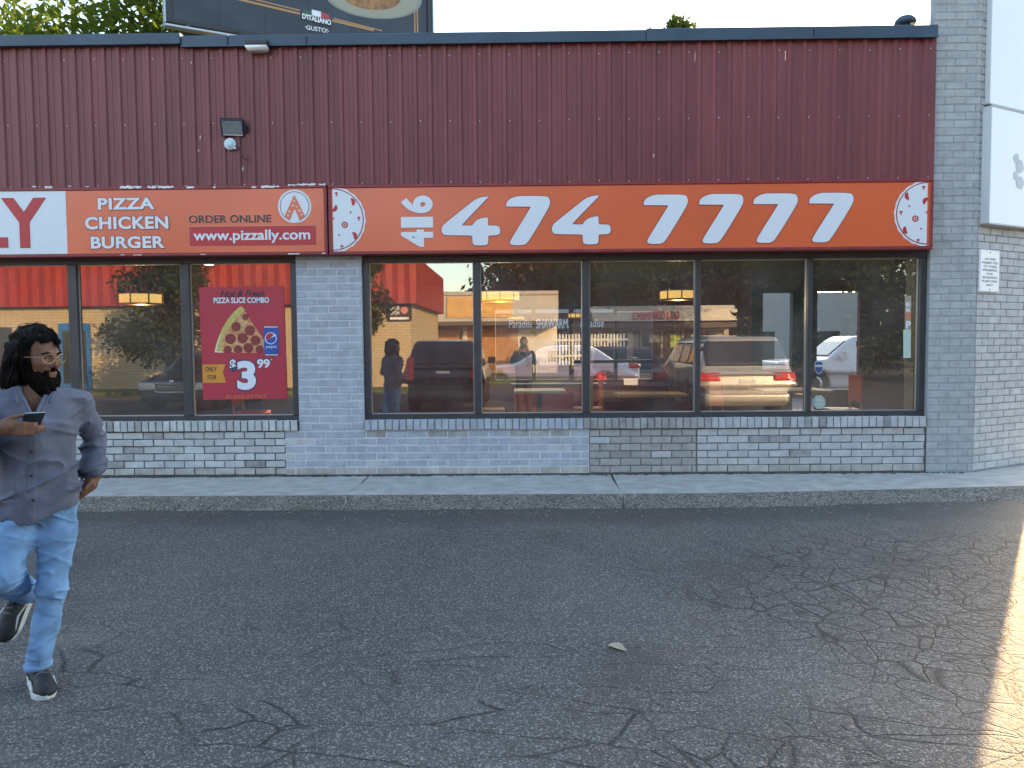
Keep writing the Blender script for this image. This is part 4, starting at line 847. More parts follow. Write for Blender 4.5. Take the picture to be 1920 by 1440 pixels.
# ------------------------------------------------------------------ vehicles
tyre = mat('tyre', (.018, .018, .018), .85); rim = mat('rim', (.35, .36, .37), .3, .8); autog = mat('auto_glass', (.012, .015, .018), .04, spec=.7); lred = mat('tail_lens', (.42, .02, .02), .15, spec=.6); lclr = mat('head_lens', (.55, .58, .6), .1, spec=.7); platem = mat('number_plate', (.6, .62, .64), .4); chrome = mat('chrome', (.65, .66, .67), .15, .9); plas = mat('bumper_plastic', (.03, .03, .03), .6)
def carpaint(nm, col, metal=.3): return mat(nm, col, .28, metal, coat=.8, spec=.5)
def car(lab, cat, loc, rz, Wd, Ln, H, zb, cowl, ws, rr, hood, paintm, tail, plate=True, nose=None):
    """cowl: y where the windscreen starts; ws: its top y; rr: (y bottom, y top) of the rear screen; hood: z at the nose"""
    t = empty('parked_car', loc, rz, label=lab, cat=cat, group=None); w = Wd / 2; l = Ln / 2; h = .05
    def plane(P, a, b_, inward=1):                                   # half space under the line a-b in y,z
        dy, dz = b_[0] - a[0], b_[1] - a[1]; q = math.hypot(dy, dz); return ((P[2] - a[1]) * dy - (P[1] - a[0]) * dz) / q * inward
    def green(P):
        d = smax(plane(P, (ws, H), (cowl, zb)), plane(P, (rr[0], zb), (rr[1], H)), .06); d = smax(d, P[2] - H - .03 + .03 * np.abs(P[1] - (ws + rr[1]) / 2), .1)
        sd = np.abs(P[0]) - (w - .02 - (P[2] - zb) * .30); return smax(smax(d, sd, .10), zb - .35 - P[2], .02)
    def low(P):
        d = rbox(P, (0, 0, (.24 + zb + .08) / 2), (w, l, (zb + .08 - .24) / 2), .14); d = smax(d, plane(P, (cowl - .1, zb + .02), (l, hood)), .12)
        d = smax(d, plane(P, (-l, zb - .02), (rr[0] + .1, zb + .07)), .1); taper = np.abs(P[0]) - w + .10 * np.clip((np.abs(P[1]) - l * .55) / (l * .45), 0, 1) ** 2 + .05 * np.clip((.75 - P[2]) / .5, 0, 1); return smax(d, taper, .06)
    wy = (l * .62, -l * .60); wr = .33 if H < 1.55 else .36
    def body(x, y, z):
        P = (x, y, z); d = smin(low(P), green(P), .05)
        for yy in wy: d = np.maximum(d, -(np.maximum(np.sqrt((y - yy) ** 2 + (z - wr) ** 2) - wr - .06, w - .28 - np.abs(x))))
        return d
    link('body', nets(body, (-w - .1, -l - .1, .1), (w + .1, l + .1, H + .12), h, 'body'), t, paintm)
    wv_ = .86 if nose and H > 1.6 else .72
    def skin(nm, m_, box, off, depth=.05, hh=.04):
        f = lambda x, y, z: np.maximum(np.maximum(body(x, y, z) - off, -(body(x, y, z) + depth)), rbox((x, y, z), box[0], box[1], .02))
        c, s = box; link(nm, nets(f, [c[i] - s[i] - .1 for i in range(3)], [c[i] + s[i] + .1 for i in range(3)], hh, nm), t, m_)
    gz0, gz1 = zb + .07, H - .10; gm, gs = (gz0 + gz1) / 2, (gz1 - gz0) / 2
    skin('rear_window', autog, ((0, (rr[0] + rr[1]) / 2, gm), (w * wv_, .55, gs)), .02, .06); skin('windscreen', autog, ((0, (ws + cowl) / 2, gm), (w * .74, abs(cowl - ws) / 2 + .05, gs)), .02, .06)
    ya, yb = rr[1] + .12, ws - .05; n = 3 if Ln > 4.5 else 2
    for sx in (-1, 1):
        for k in range(n): a = ya + (yb - ya) * k / n; c = ya + (yb - ya) * (k + 1) / n; skin('side_window', autog, ((sx * (w - .14), (a + c) / 2, gm), (.16, (c - a) / 2 - .03, gs - .02)), .02, .06)
        skin('tail_light', lred, ((sx * tail[0], -l + .05, tail[1]), (tail[2], .25, tail[3])), .03, .04, .03); skin('headlight', lclr, ((sx * (w - .28), l - .1, hood - .12), (.22, .3, .09)), .03, .04, .03)
        b = MB(); b.cbox(sx * (w + .10) - .10, sx * (w + .10) + .10, cowl - .42, cowl - .30, zb + .03, zb + .20, .02); b.build('mirror', paintm, t)
        for yy in wy:
            b = MB(); b.lathe([(wr * .62, -.10), (wr * .93, -.115), (wr, -.07), (wr, .07), (wr * .93, .115), (wr * .62, .10)], (sx * (w - .13), yy, wr), 24, 'x'); o = b.build('wheel', tyre, t)
            b = MB(); b.lathe([(wr * .64, -.09), (wr * .60, .104 if sx > 0 else -.104), (wr * .2, .09 if sx > 0 else -.09)], (sx * (w - .13), yy, wr), 20, 'x'); b.build('rim', rim, o)
    b = MB(); b.cbox(-.16, .16, -l - .035, -l + .02, tail[1] - .20, tail[1] - .05, .006); b.build('number_plate', platem, t)
    b = MB(); b.cbox(-w * .72, w * .72, -l - .045, -l + .1, tail[1] + .02, tail[1] + .065, .01); b.build('trim_bar', chrome if nose else plas, t)
    skin('rear_bumper', plas if not nose else paintm, ((0, -l + .05, .42), (w + .03, .2, .10)), .035, .05)
    if nose:
        b = MB()
        for k in range(4): b.box(-.40 + .02 * k, .40 - .02 * k, l - .02, l + .025, .50 + k * .055, .515 + k * .055)
        b.tube([(-.45, l + .01, .70), (-.36, l + .02, .48), (.36, l + .02, .48), (.45, l + .01, .70), (-.45, l + .01, .70)], .016, 6); b.build('grille', chrome, t)
        b = MB(); b.lathe([(.05, -.01), (.05, .02)], (0, l + .0, .74), 12, 'y'); b.build('badge', chrome, t)
    return t
car('dark black suv parked tail towards the shop, mirrored in the first two panes', 'car', (-1.80, -11.3, 0), math.pi, 1.80, 4.5, 1.66, 1.04, 1.15, .35, (-2.2, -1.80), .92, carpaint('suv_black', (.008, .009, .011)), (.76, 1.02, .10, .26))
car('silver minivan parked tail towards the shop, mirrored in the fourth pane', 'car', (4.62, -9.95, 0), math.pi, 1.95, 5.0, 1.70, 1.0, 1.7, .7, (-2.42, -2.15), .88, carpaint('van_silver', (.42, .41, .38), .5), (.78, .86, .24, .09), nose=1)
car('grey sedan parked nose towards the shop, mirrored in the left windows', 'car', (-8.35, -12.1, 0), 0, 1.8, 4.6, 1.44, .92, .95, .15, (-1.75, -1.0), .74, carpaint('sedan_grey', (.09, .10, .11), .5), (.72, .80, .18, .08), nose=1)
car('dark red car parked beside the minivan, mirrored behind the third pane', 'car', (2.45, -11.2, 0), math.pi, 1.75, 4.4, 1.46, .94, 1.0, .2, (-1.8, -1.1), .78, carpaint('car_red', (.035, .008, .009), .2), (.72, .82, .18, .1))
car('white sedan on the street behind the shop, seen through the back window', 'car', (0.8, 13.2, .1), R(90), 1.8, 4.7, 1.40, .92, 1.0, .2, (-1.8, -1.1), .80, carpaint('van_white', (.50, .50, .50), 0), (.8, 1.0, .1, .2))
car('white pickup on the street behind the rear right window', 'truck', (9.2, 13.0, .1), R(90), 1.95, 5.0, 1.6, 1.0, 1.2, .5, (-1.2, -.9), .95, carpaint('pickup_white', (.70, .70, .68), 0), (.8, .9, .1, .15))

# ------------------------------------------------------------------ the other side of the lot, mirrored in the glass
def facing(nm, loc, lab, cat): return empty(nm, loc, math.pi, label=lab, cat=cat)     # local -y faces the shop, local +x points to the left of the mirror image
grass = mat('verge_grass', (0.075, 0.10, 0.028), .9, var=.35, vscale=3, bump=.6, bscale=30)
tag(MB().box(-34, -3.2, -18.4, -16.4, -.2, .10).build('lawn', grass), 'strip of grass before the cream brick building', kind='structure')
tag(MB().box(-1.5, 1.6, -27, -22, -.2, .09).build('lawn', grass), 'grass patch beyond the dark suv', kind='structure')
creamm = None
def cream_brick():
    m, n, L, p = node_mat('cream_brick'); geo = N(n, 'ShaderNodeNewGeometry'); mp = N(n, 'ShaderNodeMapping'); mp.inputs['Rotation'].default_value = (R(90), 0, 0); L.new(geo.outputs['Position'], mp.inputs['Vector'])
    b = N(n, 'ShaderNodeTexBrick'); b.inputs['Scale'].default_value = 1.0; b.inputs['Brick Width'].default_value = .4; b.inputs['Row Height'].default_value = .10; b.inputs['Mortar Size'].default_value = .012
    b.inputs['Color1'].default_value = (.42, .34, .20, 1); b.inputs['Color2'].default_value = (.47, .39, .25, 1); b.inputs['Mortar'].default_value = (.27, .22, .14, 1); L.new(mp.outputs[0], b.inputs['Vector']); L.new(b.outputs['Color'], p.inputs['Base Color']); p.inputs['Roughness'].default_value = .9; return m
creamm = cream_brick(); redm = mat('bright_red_cladding', (.26, .022, .018), .6, var=.12, vscale=1.5)
t = facing('red_building', (-17.0, -18.6, 0), 'cream brick building with a red metal fascia across the lot', 'building')
b = MB(); b.box(-13.1, 13.2, 0, 9, -.1, 3.0); b.build('wall', creamm, t)
b = MB(); V = []; n = 130
for z in (3.0, 4.65):
    for k in range(n + 1): u = -13.35 + 26.7 * k / n; V.append((u, -.28 - (.04 if k % 2 else 0), z))
b.add(V, [(k, k + 1, n + 2 + k, n + 1 + k) for k in range(n)]); b.box(-13.35, 13.35, -.27, 9.2, 3.0, 4.65); b.build('fascia', redm, t)
d = MB(); d.box(-1.80, -.70, -.08, 0.05, .06, 2.42); o = d.build('door', mat('blue_frame', (.03, .14, .38), .5), t); d = MB(); d.box(-1.66, -1.30, -.09, -.07, .3, 2.15); d.box(-1.18, -.84, -.09, -.07, .3, 2.15); d.build('door_glass', gl2, o)
d = MB(); d.box(3.2, 6.0, -.12, 0, 2.15, 2.75); d.build('sign_board', mat('green_sign', (.04, .28, .22), .5), t); d = MB(); d.box(1.0, 3.0, -.05, 0, 1.0, 2.3); d.build('window', gl2, t)
d = MB(); d.box(-13.15, -12.3, -.06, 0, 2.40, 3.0); d.build('sign_board', mat('black_board', (.03, .02, .02), .5), t)
letters('Kendo', -12.72, -12.33, 2.78, 2.93, -.075, pwht, t, depth=.01, bold=.02); letters('MOTOR', -12.72, -12.36, 2.62, 2.75, -.075, pwht, t, depth=.01, bold=.02)
d = MB(); d.sheet(disc((-12.9, 2.78), .13, 20), -.075, .01); d.build('sign_emblem', mat('emblem_grey', (.5, .2, .18), .5), t)
d = MB(); d.box(-13.05, -12.4, -.07, -.061, 2.46, 2.54); d.build('sign_stripe', pwht, t)
# plaza with the empty unit
slat = mat('wood_shutter', (.40, .20, .055), .7, var=.2, vscale=3); stone_ = mat('plaza_stone', (.40, .36, .28), .85, var=.1, vscale=2); amber = mat('amber_sign', (.55, .33, .10), .6, var=.15, vscale=3); lg = mat('plaza_grey', (.40, .40, .40), .8); shade_m = mat('soffit_brown', (.10, .075, .055), .8)
t = facing('plaza_building', (-3.5, -33.4, 0), 'low plaza unit for lease with wooden shutters across the lot', 'building')
b = MB(); b.box(-5.4, 6.0, 0, 8, -.1, 3.0); b.build('wall', stone_, t); b = MB(); b.box(-5.4, 6.0, -1.8, 0, 2.55, 2.75); b.build('soffit', shade_m, t); b = MB(); b.box(-5.4, 6, -1.85, 8, 2.75, 4.1); b.build('parapet', lg, t); b = MB(); b.box(-5.4, 6, -1.95, 8, 4.1, 4.3); b.build('coping', greyp, t)
b = MB(); b.box(-3.0, .35, -1.92, -1.85, 2.95, 4.02); b.build('sign_board', amber, t); b = MB(); b.box(.42, 2.2, -1.92, -1.85, 3.2, 4.02); b.build('sign_board', lg, t)
letters('FOR LEASE', .55, 1.95, 3.42, 3.80, -1.94, mat('letter_grey', (.06, .06, .07), .5), t, depth=.02, bold=.01)
for a, c in ((-3.3, -.55), (-.3, 2.2)):
    for k in range(23): b = MB(); b.box(a, c, -.06 - (.02 if k % 2 else 0), 0, .15 + k * .1, .245 + k * .1); b.build('slat', slat, t)
b = MB(); b.box(-.55, -.3, -.3, 0, 0, 2.55); b.box(-5.4, -3.3, -.1, 0, 0, 2.55); b.build('pillar', mat('plaza_pillar', (.60, .56, .48), .8), t)
# convenience store
t = facing('convenience_store', (7.6, -38.0, 0), 'low convenience store with a red lettered sign band across the lot', 'building')
b = MB(); b.box(-4.8, 4.6, 0, 8, -.1, 2.6); b.build('wall', stone_, t); b = MB(); b.box(-4.9, 4.7, -1.4, 8, 2.45, 2.75); b.build('canopy', shade_m, t); b = MB(); b.box(-4.9, 3.5, -1.45, -.5, 2.85, 3.5); b.build('sign_band', mat('store_white', (.55, .53, .48), .6), t); b = MB(); b.box(-4.9, 3.6, -.9, 8, 3.5, 3.75); b.build('roof', lg, t)
letters('GAS & CONVENIENCE', -1.55, 1.2, 2.92, 3.42, -1.47, mat('store_red', (.45, .03, .03), .5), t, depth=.02, bold=.03)
for k in range(7):
    b = MB(); b.box(-4.5 + k * 1.25, -3.4 + k * 1.25, -.05, 0, .4, 2.3); o = b.build('window', gl2, t); b = MB(); c = -4.4 + k * 1.25; b.box(c, c + .6, -.07, -.055, 1.3 + .3 * (k % 2), 2.1); b.build('pane_poster', (stone_, platem, mat('poster_lime', (.3, .42, .05), .6), lg)[k % 4], o)
wf = empty('picket_fence', (2.0, -30.0, 0), label='white picket fence before the trees across the lot', cat='fence')
for k in range(30): b = MB(); b.box(-1.6 + k * .16, -1.52 + k * .16, 0, .03, .5, 2.05 if k > 6 else 1.7); b.build('picket', platem, wf)
b = MB(); b.box(-1.65, 3.3, .031, .07, .9, 1.0); b.box(-1.65, 3.3, .031, .07, 1.7, 1.8); b.build('rail', platem, wf)
gp = ((-10.3, -14.0, 5.2, 1.9, 9000, .085, L2, 'bushy tree before the cream brick wall, mirrored at the left', 21), (-5.0, -16.2, 6.4, 1.0, 3000, .09, L2, 'tree at the edge of the red fascia, mirrored left in the second bank', 22),
      (1.5, -44, 17, 6.5, 15000, .20, L4, 'tall tree behind the plaza, maroon reflection tint in its leaf colour', 23), (9.5, -47, 18, 7, 15000, .20, L2, 'tall dark tree behind the convenience store', 24), (16, -43, 17, 7, 14000, .20, L2, 'dark tree right of the convenience store', 25), (24, -36, 16, 7, 12000, .20, L2, 'broad dark tree at the right of the lot', 26), (13.4, -26, 12, 5.2, 12000, .16, L2, 'dark tree standing near the minivan', 27), (18.5, -18, 12, 5.5, 10000, .16, L2, 'dark tree beyond the right pane', 28), (5.2, -41, 12, 4.5, 9000, .17, L3, 'mid green tree between plaza and store', 29), (-20, -34, 13, 5, 2500, .4, L2, 'tree behind the red building', 30))
for x, y, h_, c, n, s, m_, lab, sd_ in gp: tree((x, y, 0), h_, c, n, s, m_, lab, sd_, 'trees across the lot' if y < -18 else None, low=.30 if h_ < 7 else .12, nb=14 if h_ < 7 else 34)
bl = [(x, -56 + 3 * math.sin(x), z, 3.4) for x in range(0, 60, 3) for z in (2, 6, 10, 14, 18)] + [(-2, -56, z, 2.6) for z in (2, 6, 10, 13)]
o = link('treeline', crown(bl, 60000, .42, 77), None, L2); tag(o, 'dense mass of dark foliage closing the view beyond the lot', 'trees', kind='stuff')
# ------------------------------------------------------------------ people
skin = mat('skin', (0.165, 0.082, 0.050), 0.55, var=.16, vscale=45, spec=.3, bump=.25, bscale=160, detail=8); hairm = mat('black_hair', (0.006, 0.005, 0.0045), 0.9, spec=.06)
def fabric(nm, col, k=.25): return mat(nm, col, .85, var=k, vscale=9, bump=.45, bscale=22, spec=.15, detail=8)
def body_of(fn, lo, hi, h, nm, m_, t): return link(nm, nets(fn, lo, hi, h, nm), t, m_)
def un(ds, k):
    d = ds[0]
    for x in ds[1:]: d = smin(d, x, k)
    return d
pr = empty('person', (-2.21, -4.75, 0.0), R(32.6), label='bearded long haired man in a slate shirt walking while holding a phone', cat='person')
HC = np.array([0.020, 0.0, 1.528]); TH = R(41); FX = np.array([math.sin(TH), -math.cos(TH), 0]); GX = np.array([math.cos(TH), math.sin(TH), 0]); TL = R(4)
def H(P):                                                            # head frame: forward, side (his left is -), up
    x, y, z = P[0] - HC[0], P[1] - HC[1], P[2] - HC[2]; f = x * FX[0] + y * FX[1]; g_ = x * GX[0] + y * GX[1]; return (f * math.cos(TL) - z * math.sin(TL), g_, f * math.sin(TL) + z * math.cos(TL))
def hw(f, g_, u):
    f2 = f * math.cos(TL) + u * math.sin(TL); u2 = -f * math.sin(TL) + u * math.cos(TL); return tuple(HC + f2 * FX + g_ * GX + np.array([0, 0, u2]))
def head(P):
    Q = H(P)
    d = un([ell(Q, (-.012, 0, .035), (.098, .076, .092)), ell(Q, (.034, 0, -.042), (.060, .056, .080)), ell(Q, (.052, 0, -.100), (.030, .028, .024))], .03)
    d = un([d, ell(Q, (.058, .040, -.022), (.026, .022, .022)), ell(Q, (.058, -.040, -.022), (.026, .022, .022))], .022)
    d = smin(d, cap(Q, (.082, -.030, .022), (.082, .030, .022), .010, .010), .016)
    d = smax(d, -ell(Q, (.094, .032, .003), (.015, .017, .012)), .012); d = smax(d, -ell(Q, (.094, -.032, .003), (.015, .017, .012)), .012)
    d = un([d, ell(Q, (.071, .032, .003), (.013, .014, .013)), ell(Q, (.071, -.032, .003), (.013, .014, .013))], .003)
    d = smin(d, cap(Q, (.087, 0, .012), (.109, 0, -.030), .007, .011), .010)
    for s in (-1, 1): d = smin(d, ell(Q, (.094, s * .013, -.035), (.011, .008, .008)), .006)
    d = smin(d, cap(Q, (.084, -.018, -.060), (.084, .018, -.060), .008, .008), .006); d = smin(d, cap(Q, (.082, -.015, -.070), (.082, .015, -.070), .009, .009), .004)
    for s in (-1, 1): d = smin(d, smax(ell(Q, (-.012, s * .078, -.008), (.020, .010, .032)), -ell(Q, (-.006, s * .088, -.006), (.009, .008, .018)), .006), .006)
    return d
def finger(P, pts, r): return un([cap(P, a, b, r * (1 - .08 * i), r * (1 - .08 * (i + 1))) for i, (a, b) in enumerate(zip(pts, pts[1:]))], .004)
# joints: s to the right of the picture, t away from the camera, z up
SH_L, EL_L, WR_L = (.160, .03, 1.345), (.242, .13, 1.125), (.238, .085, .965); SH_R, EL_R, WR_R = (-.165, .0, 1.33), (-.265, -.05, 1.10), (-.158, -.195, 1.215)
def skinf(x, y, z):
    P = (x, y, z); d = head(P)
    d = un([d, cap(P, (.010, .015, 1.50), (.0, .03, 1.36), .056, .066)], .02)
    d = un([d, ell(P, (0, .03, 1.30), (.150, .085, .12)), ell(P, (0, .03, 1.08), (.13, .085, .25)), ell(P, (0, .03, .86), (.14, .10, .12))], .04)
    d = un([d, cap(P, (.150, .03, 1.325), EL_L, .038, .034), cap(P, EL_L, WR_L, .036, .026), cap(P, SH_R, EL_R, .046, .036), cap(P, EL_R, WR_R, .036, .025)], .02)
    # his left hand, tucked behind the hip
    d = un([d, cap(P, WR_L, (.212, .075, .915), .027, .030), cap(P, (.212, .075, .915), (.178, .065, .885), .030, .026)], .012)
    for k, (a, b, c) in enumerate((((.20, .055, .895), (.168, .05, .868), (.140, .055, .852)), ((.195, .068, .885), (.163, .064, .856), (.135, .07, .842)), ((.19, .082, .880), (.158, .08, .852), (.132, .086, .840)), ((.182, .095, .882), (.155, .095, .858), (.135, .1, .848)))): d = smin(d, finger(P, (a, b, c), .0098), .006)
    d = smin(d, finger(P, ((.215, .045, .93), (.192, .030, .905), (.172, .03, .888)), .0105), .007)
    # his right hand under and round the phone
    d = un([d, cap(P, WR_R, (-.112, -.225, 1.236), .025, .031), cap(P, (-.112, -.225, 1.236), (-.082, -.236, 1.240), .031, .026)], .012)
    for k, (z0, z1, l) in enumerate(((1.256, 1.247, .0), (1.241, 1.232, .028), (1.224, 1.219, .024), (1.209, 1.207, -.004))):
        d = smin(d, finger(P, ((-.088, -.238, z0), (-.045, -.262, z0 - .003), (-.008 + l * .6, -.262, z1), (.004 + l, -.246, z1 + .001)), .0096), .006)
    d = smin(d, finger(P, ((-.108, -.225, 1.262), (-.080, -.236, 1.278), (-.045, -.240, 1.283)), .0105), .008)
    # legs
    return un([d, cap(P, (.075, .03, .84), (.048, .0, .50), .07, .05), cap(P, (.048, .0, .50), (-.02, .03, .08), .05, .036), cap(P, (-.075, .03, .84), (-.145, -.03, .56), .07, .05), cap(P, (-.145, -.03, .56), (-.055, .25, .37), .048, .036)], .02)
body_of(skinf, (-.34, -.33, -.02), (.32, .36, 1.72), .0052, 'body', skin, pr)
def torso(P):
    z = P[2]; K = np.array([.76, .82, .88, .95, 1.03, 1.12, 1.20, 1.28, 1.34, 1.38, 1.41, 1.45]); A = np.array([.150, .156, .158, .153, .147, .150, .162, .176, .176, .145, .095, .075]); B = np.array([.125, .128, .13, .13, .13, .133, .135, .128, .115, .10, .085, .075])
    a = np.interp(z, K, A); b = np.interp(z, K, B); cx = np.interp(z, [.8, 1.1, 1.35], [.004, .0, .0]); cy = np.interp(z, [.8, 1.1, 1.35, 1.45], [.015, .015, .025, .02]); return (np.sqrt(((P[0] - cx) / a) ** 2 + ((P[1] - cy) / b) ** 2) - 1) * np.minimum(a, b)
def ridge(P, a, b, c, o): return 1 - np.abs(noise(P, a, b, c, o)) * 2.2
def folds(P):
    w = noise(P, 5, 5, 4); x, y, z = P; q = (x + .5 * z, y, z - .45 * x); q2 = (x - .6 * z, y, z + .5 * x)
    d = -.020 * np.clip(ridge(q, 4, 4, 17, 1), 0, 1) ** 3 * np.clip(.75 + noise(P, 4, 4, 4, 3) + (1.05 - z) * 1.6, 0, 1) - .019 * np.clip(ridge(q2, 4, 4, 15, 6), 0, 1) ** 3 * np.clip(.65 + noise(P, 4, 4, 4, 8), 0, 1)
    return d + .010 * w + .003 * noise(P, 16, 16, 10, 5)
def sleeve(P, a, e, w, cut=0.0):
    up = cap(P, a, e, .060, .050); lo = cap(P, e, w, .050, .040); d = smin(up, lo, .02); return d - .013 * np.clip(ridge((P[0] + .4 * P[2], P[1], P[2] - .6 * P[0]), 8, 8, 24, 2), 0, 1) ** 2 + .006 * noise(P, 8, o=4)
def shirtf(x, y, z):
    P = (x, y, z); d = torso(P); d = smin(d, sleeve(P, SH_L, EL_L, (.232, .09, .985)), .035); d = smin(d, sleeve(P, SH_R, EL_R, (-.185, -.165, 1.195)), .035)
    d = d + folds(P) * np.clip((.23 - np.abs(x)) / .05, .3, 1)
    hem = .795 + .38 * np.clip(x - .004, 0, 1) + .02 * np.clip(-x, 0, 1) + .10 * np.clip(.03 - np.abs(x - .004), 0, .03) + .010 * np.sin(26 * x); d = smax(d, hem - z, .006)
    d = smax(d, z - 1.418 + .25 * np.abs(x), .008)                  # neck opening
    v = np.maximum(np.abs(x + .004 - .02 * (1.40 - z)) - .62 * (z - 1.262), y + .005); d = smax(d, -v, .006)      # open collar
    pl = np.maximum(np.maximum(np.abs(x + .010 + .14 * (1.262 - z) * .35) - .016, z - 1.275), y - .02); d = np.where(pl < 0, d - .0028, d)
    return d
body_of(shirtf, (-.36, -.26, .76), (.33, .24, 1.45), .0052, 'shirt', fabric('slate_shirt', (.115, .126, .168)), pr)
shm = fabric('slate_shirt_collar', (.113, .124, .165))
def collarf(x, y, z):
    P = (x, y, z); d = 1.0
    for s in (-1, 1):
        a = cap(P, (s * .068, .035, 1.425), (s * .062, -.045, 1.385), .012, .012); b = cap(P, (s * .062, -.045, 1.385), (s * .012 - .004, -.112, 1.285), .013, .007); c = cap(P, (s * .085, -.045, 1.385), (s * .062, -.100, 1.325), .010, .005); d = np.minimum(d, un([a, b, c], .02))
    return smin(d, cap(P, (-.066, .05, 1.43), (.066, .05, 1.43), .013, .013), .02)
body_of(collarf, (-.12, -.15, 1.24), (.12, .09, 1.46), .005, 'collar', shm, pr)
for z, x in ((1.235, -.012), (1.115, -.018), (1.01, -.022), (.90, -.018)):
    b = MB(); b.lathe([(.0075, .0), (.0075, -.004), (.004, -.006)], (x, -.124, z), 10, 'y'); b.build('button', mat('button_dark', (.03, .03, .04), .4), pr)
b = MB(); b.lathe([(.047, -.012), (.050, 0), (.046, .014)], (0, 0, 0), 18); o = b.build('cuff', shm, pr, (.232, .092, .985)); o.rotation_euler = (R(-12), R(8), 0)
denim = mat('light_denim', (.165, .30, .49), .85, var=.30, vscale=9, bump=.2, bscale=45, spec=.2, detail=6); denim_d = mat('denim_seam', (.08, .17, .30), .85)
def jeansf(x, y, z):
    P = (x, y, z); w = noise(P, 6, 6, 6, 1)
    l = un([cap(P, (.078, .03, .90), (.068, .015, .72), .080, .083), cap(P, (.066, .015, .72), (.043, .0, .47), .081, .062), cap(P, (.043, .0, .47), (.010, .015, .30), .062, .056), cap(P, (.010, .015, .30), (-.028, .035, .095), .056, .053)], .03)
    r = un([cap(P, (-.076, .03, .90), (-.095, .01, .74), .083, .088), cap(P, (-.095, .01, .74), (-.148, -.035, .565), .088, .072), cap(P, (-.148, -.035, .565), (-.115, .10, .48), .072, .066), cap(P, (-.115, .10, .48), (-.066, .22, .400), .066, .060)], .03)
    f = lambda c, k, a: a * np.sin(k * (z + .35 * x * c + .03 * w)) * np.exp(-((z - .46) / .10) ** 2)
    l = l + f(1, 50, .0015)
    l = smax(l, .090 + .06 * (x + .03) - z, .004); q = (P[0] + .060) * .26 + (P[1] - .225) * .82 - (P[2] - .395) * .5; r = smax(r, q, .006)
    d = smin(l, r, .035); d = smin(d, ell(P, (0, .03, .86), (.152, .118, .10)), .03); q = (x + .4 * z, y, z - .5 * x); q2 = (x - .5 * z, y, z + .45 * x); k = np.exp(-((z - .52) / .13) ** 2) + np.exp(-((z - .17) / .06) ** 2) + .7 * np.exp(-((z - .80) / .06) ** 2) + .25
    return d + .003 + .003 * noise(P, 9, 9, 6, 6) - .0075 * k * np.clip(ridge(q, 6, 6, 19, 2), 0, 1) ** 3 - .0075 * k * np.clip(ridge(q2, 7, 7, 21, 7), 0, 1) ** 3
body_of(jeansf, (-.26, -.16, .09), (.20, .32, .94), .0052, 'jeans', denim, pr)
b = MB(); b.lathe([(.058, -.014), (.0605, 0), (.058, .014)], (0, 0, 0), 20); o = b.build('turn_up', denim, pr, (-.0265, .036, .104)); o.rotation_euler = (0, R(-4), 0)
b = MB(); b.lathe([(.080, -.012), (.082, 0), (.080, .012)], (0, 0, 0), 20); o = b.build('knee_band', mat('knee_tear', (.03, .025, .025), .9), pr, (-.140, -.020, .600)); o.rotation_euler = (R(18), R(14), 0)
# shoes
shoe_d = mat('shoe_black', (.022, .023, .026), .7, var=.3, vscale=30, bump=.3, bscale=90); shoe_w = mat('shoe_sole', (.50, .52, .50), .6); shoe_g = mat('shoe_grey', (.13, .14, .15), .7)
def shoe(loc, M3):
    M3 = M3.to_4x4(); M3.translation = loc
    def up(x, y, z):                                                # y: heel (+) to toe (-), z up
        P = (x, y, z); d = un([ell(P, (0, .085, .055), (.038, .055, .060)), ell(P, (.003, -.02, .050), (.042, .085, .050)), ell(P, (.004, -.11, .040), (.046, .062, .042)), cap(P, (0, .075, .06), (0, .085, .115), .038, .040)], .03); return smax(d, .020 - z, .006)
    def so(x, y, z):
        P = (x, y, z); w = np.interp(y, [-.18, -.15, -.10, 0, .09, .14], [.0, .036, .050, .043, .041, .0]); rock = .012 + .10 * np.clip(-.08 - y, 0, 1) + .05 * np.clip(y - .11, 0, 1); d = np.sqrt((P[0] / 1.0) ** 2) - w; d = smax(d, np.maximum(-y - .172, y - .138), .02); return smax(smax(d, z - rock - .020, .006), rock - .012 - z, .004)
    o = link('shoe', nets(up, (-.07, -.20, -.01), (.07, .17, .18), .0055, 'shoe'), pr, shoe_d); o.matrix_local = M3
    s_ = link('sole', nets(so, (-.07, -.20, -.02), (.07, .17, .06), .005, 'sole'), o, shoe_w)
    b = MB()
    for k in range(4): b.tube([(-.024 + .003 * k, -.045 - .0 + .024 * k, .088 + .007 * k), (0, -.050 + .024 * k, .100 + .008 * k), (.024 - .003 * k, -.045 + .024 * k, .088 + .007 * k)], .004, 5)
    b.build('lace', shoe_g, o)
    b = MB()
    for s in (-1, 1): b.tube([(s * .046, -.11, .045), (s * .046, -.05, .068), (s * .043, .02, .045), (s * .040, .08, .06)], .005, 5)
    b.build('stripe', shoe_w, o)
shoe(Vector((-.022, .015, -.008)), Matrix.Rotation(R(8), 3, 'Z'))
zd = Vector((-.118, -.10, -.235)).normalized(); tl = -zd; upv = Vector((-.55, -.75, .25)); upv = (upv - tl * upv.dot(tl)).normalized(); xv = tl.cross(upv)
shoe(Vector((-.083, .26, .318)), Matrix((xv, tl, upv)).transposed())
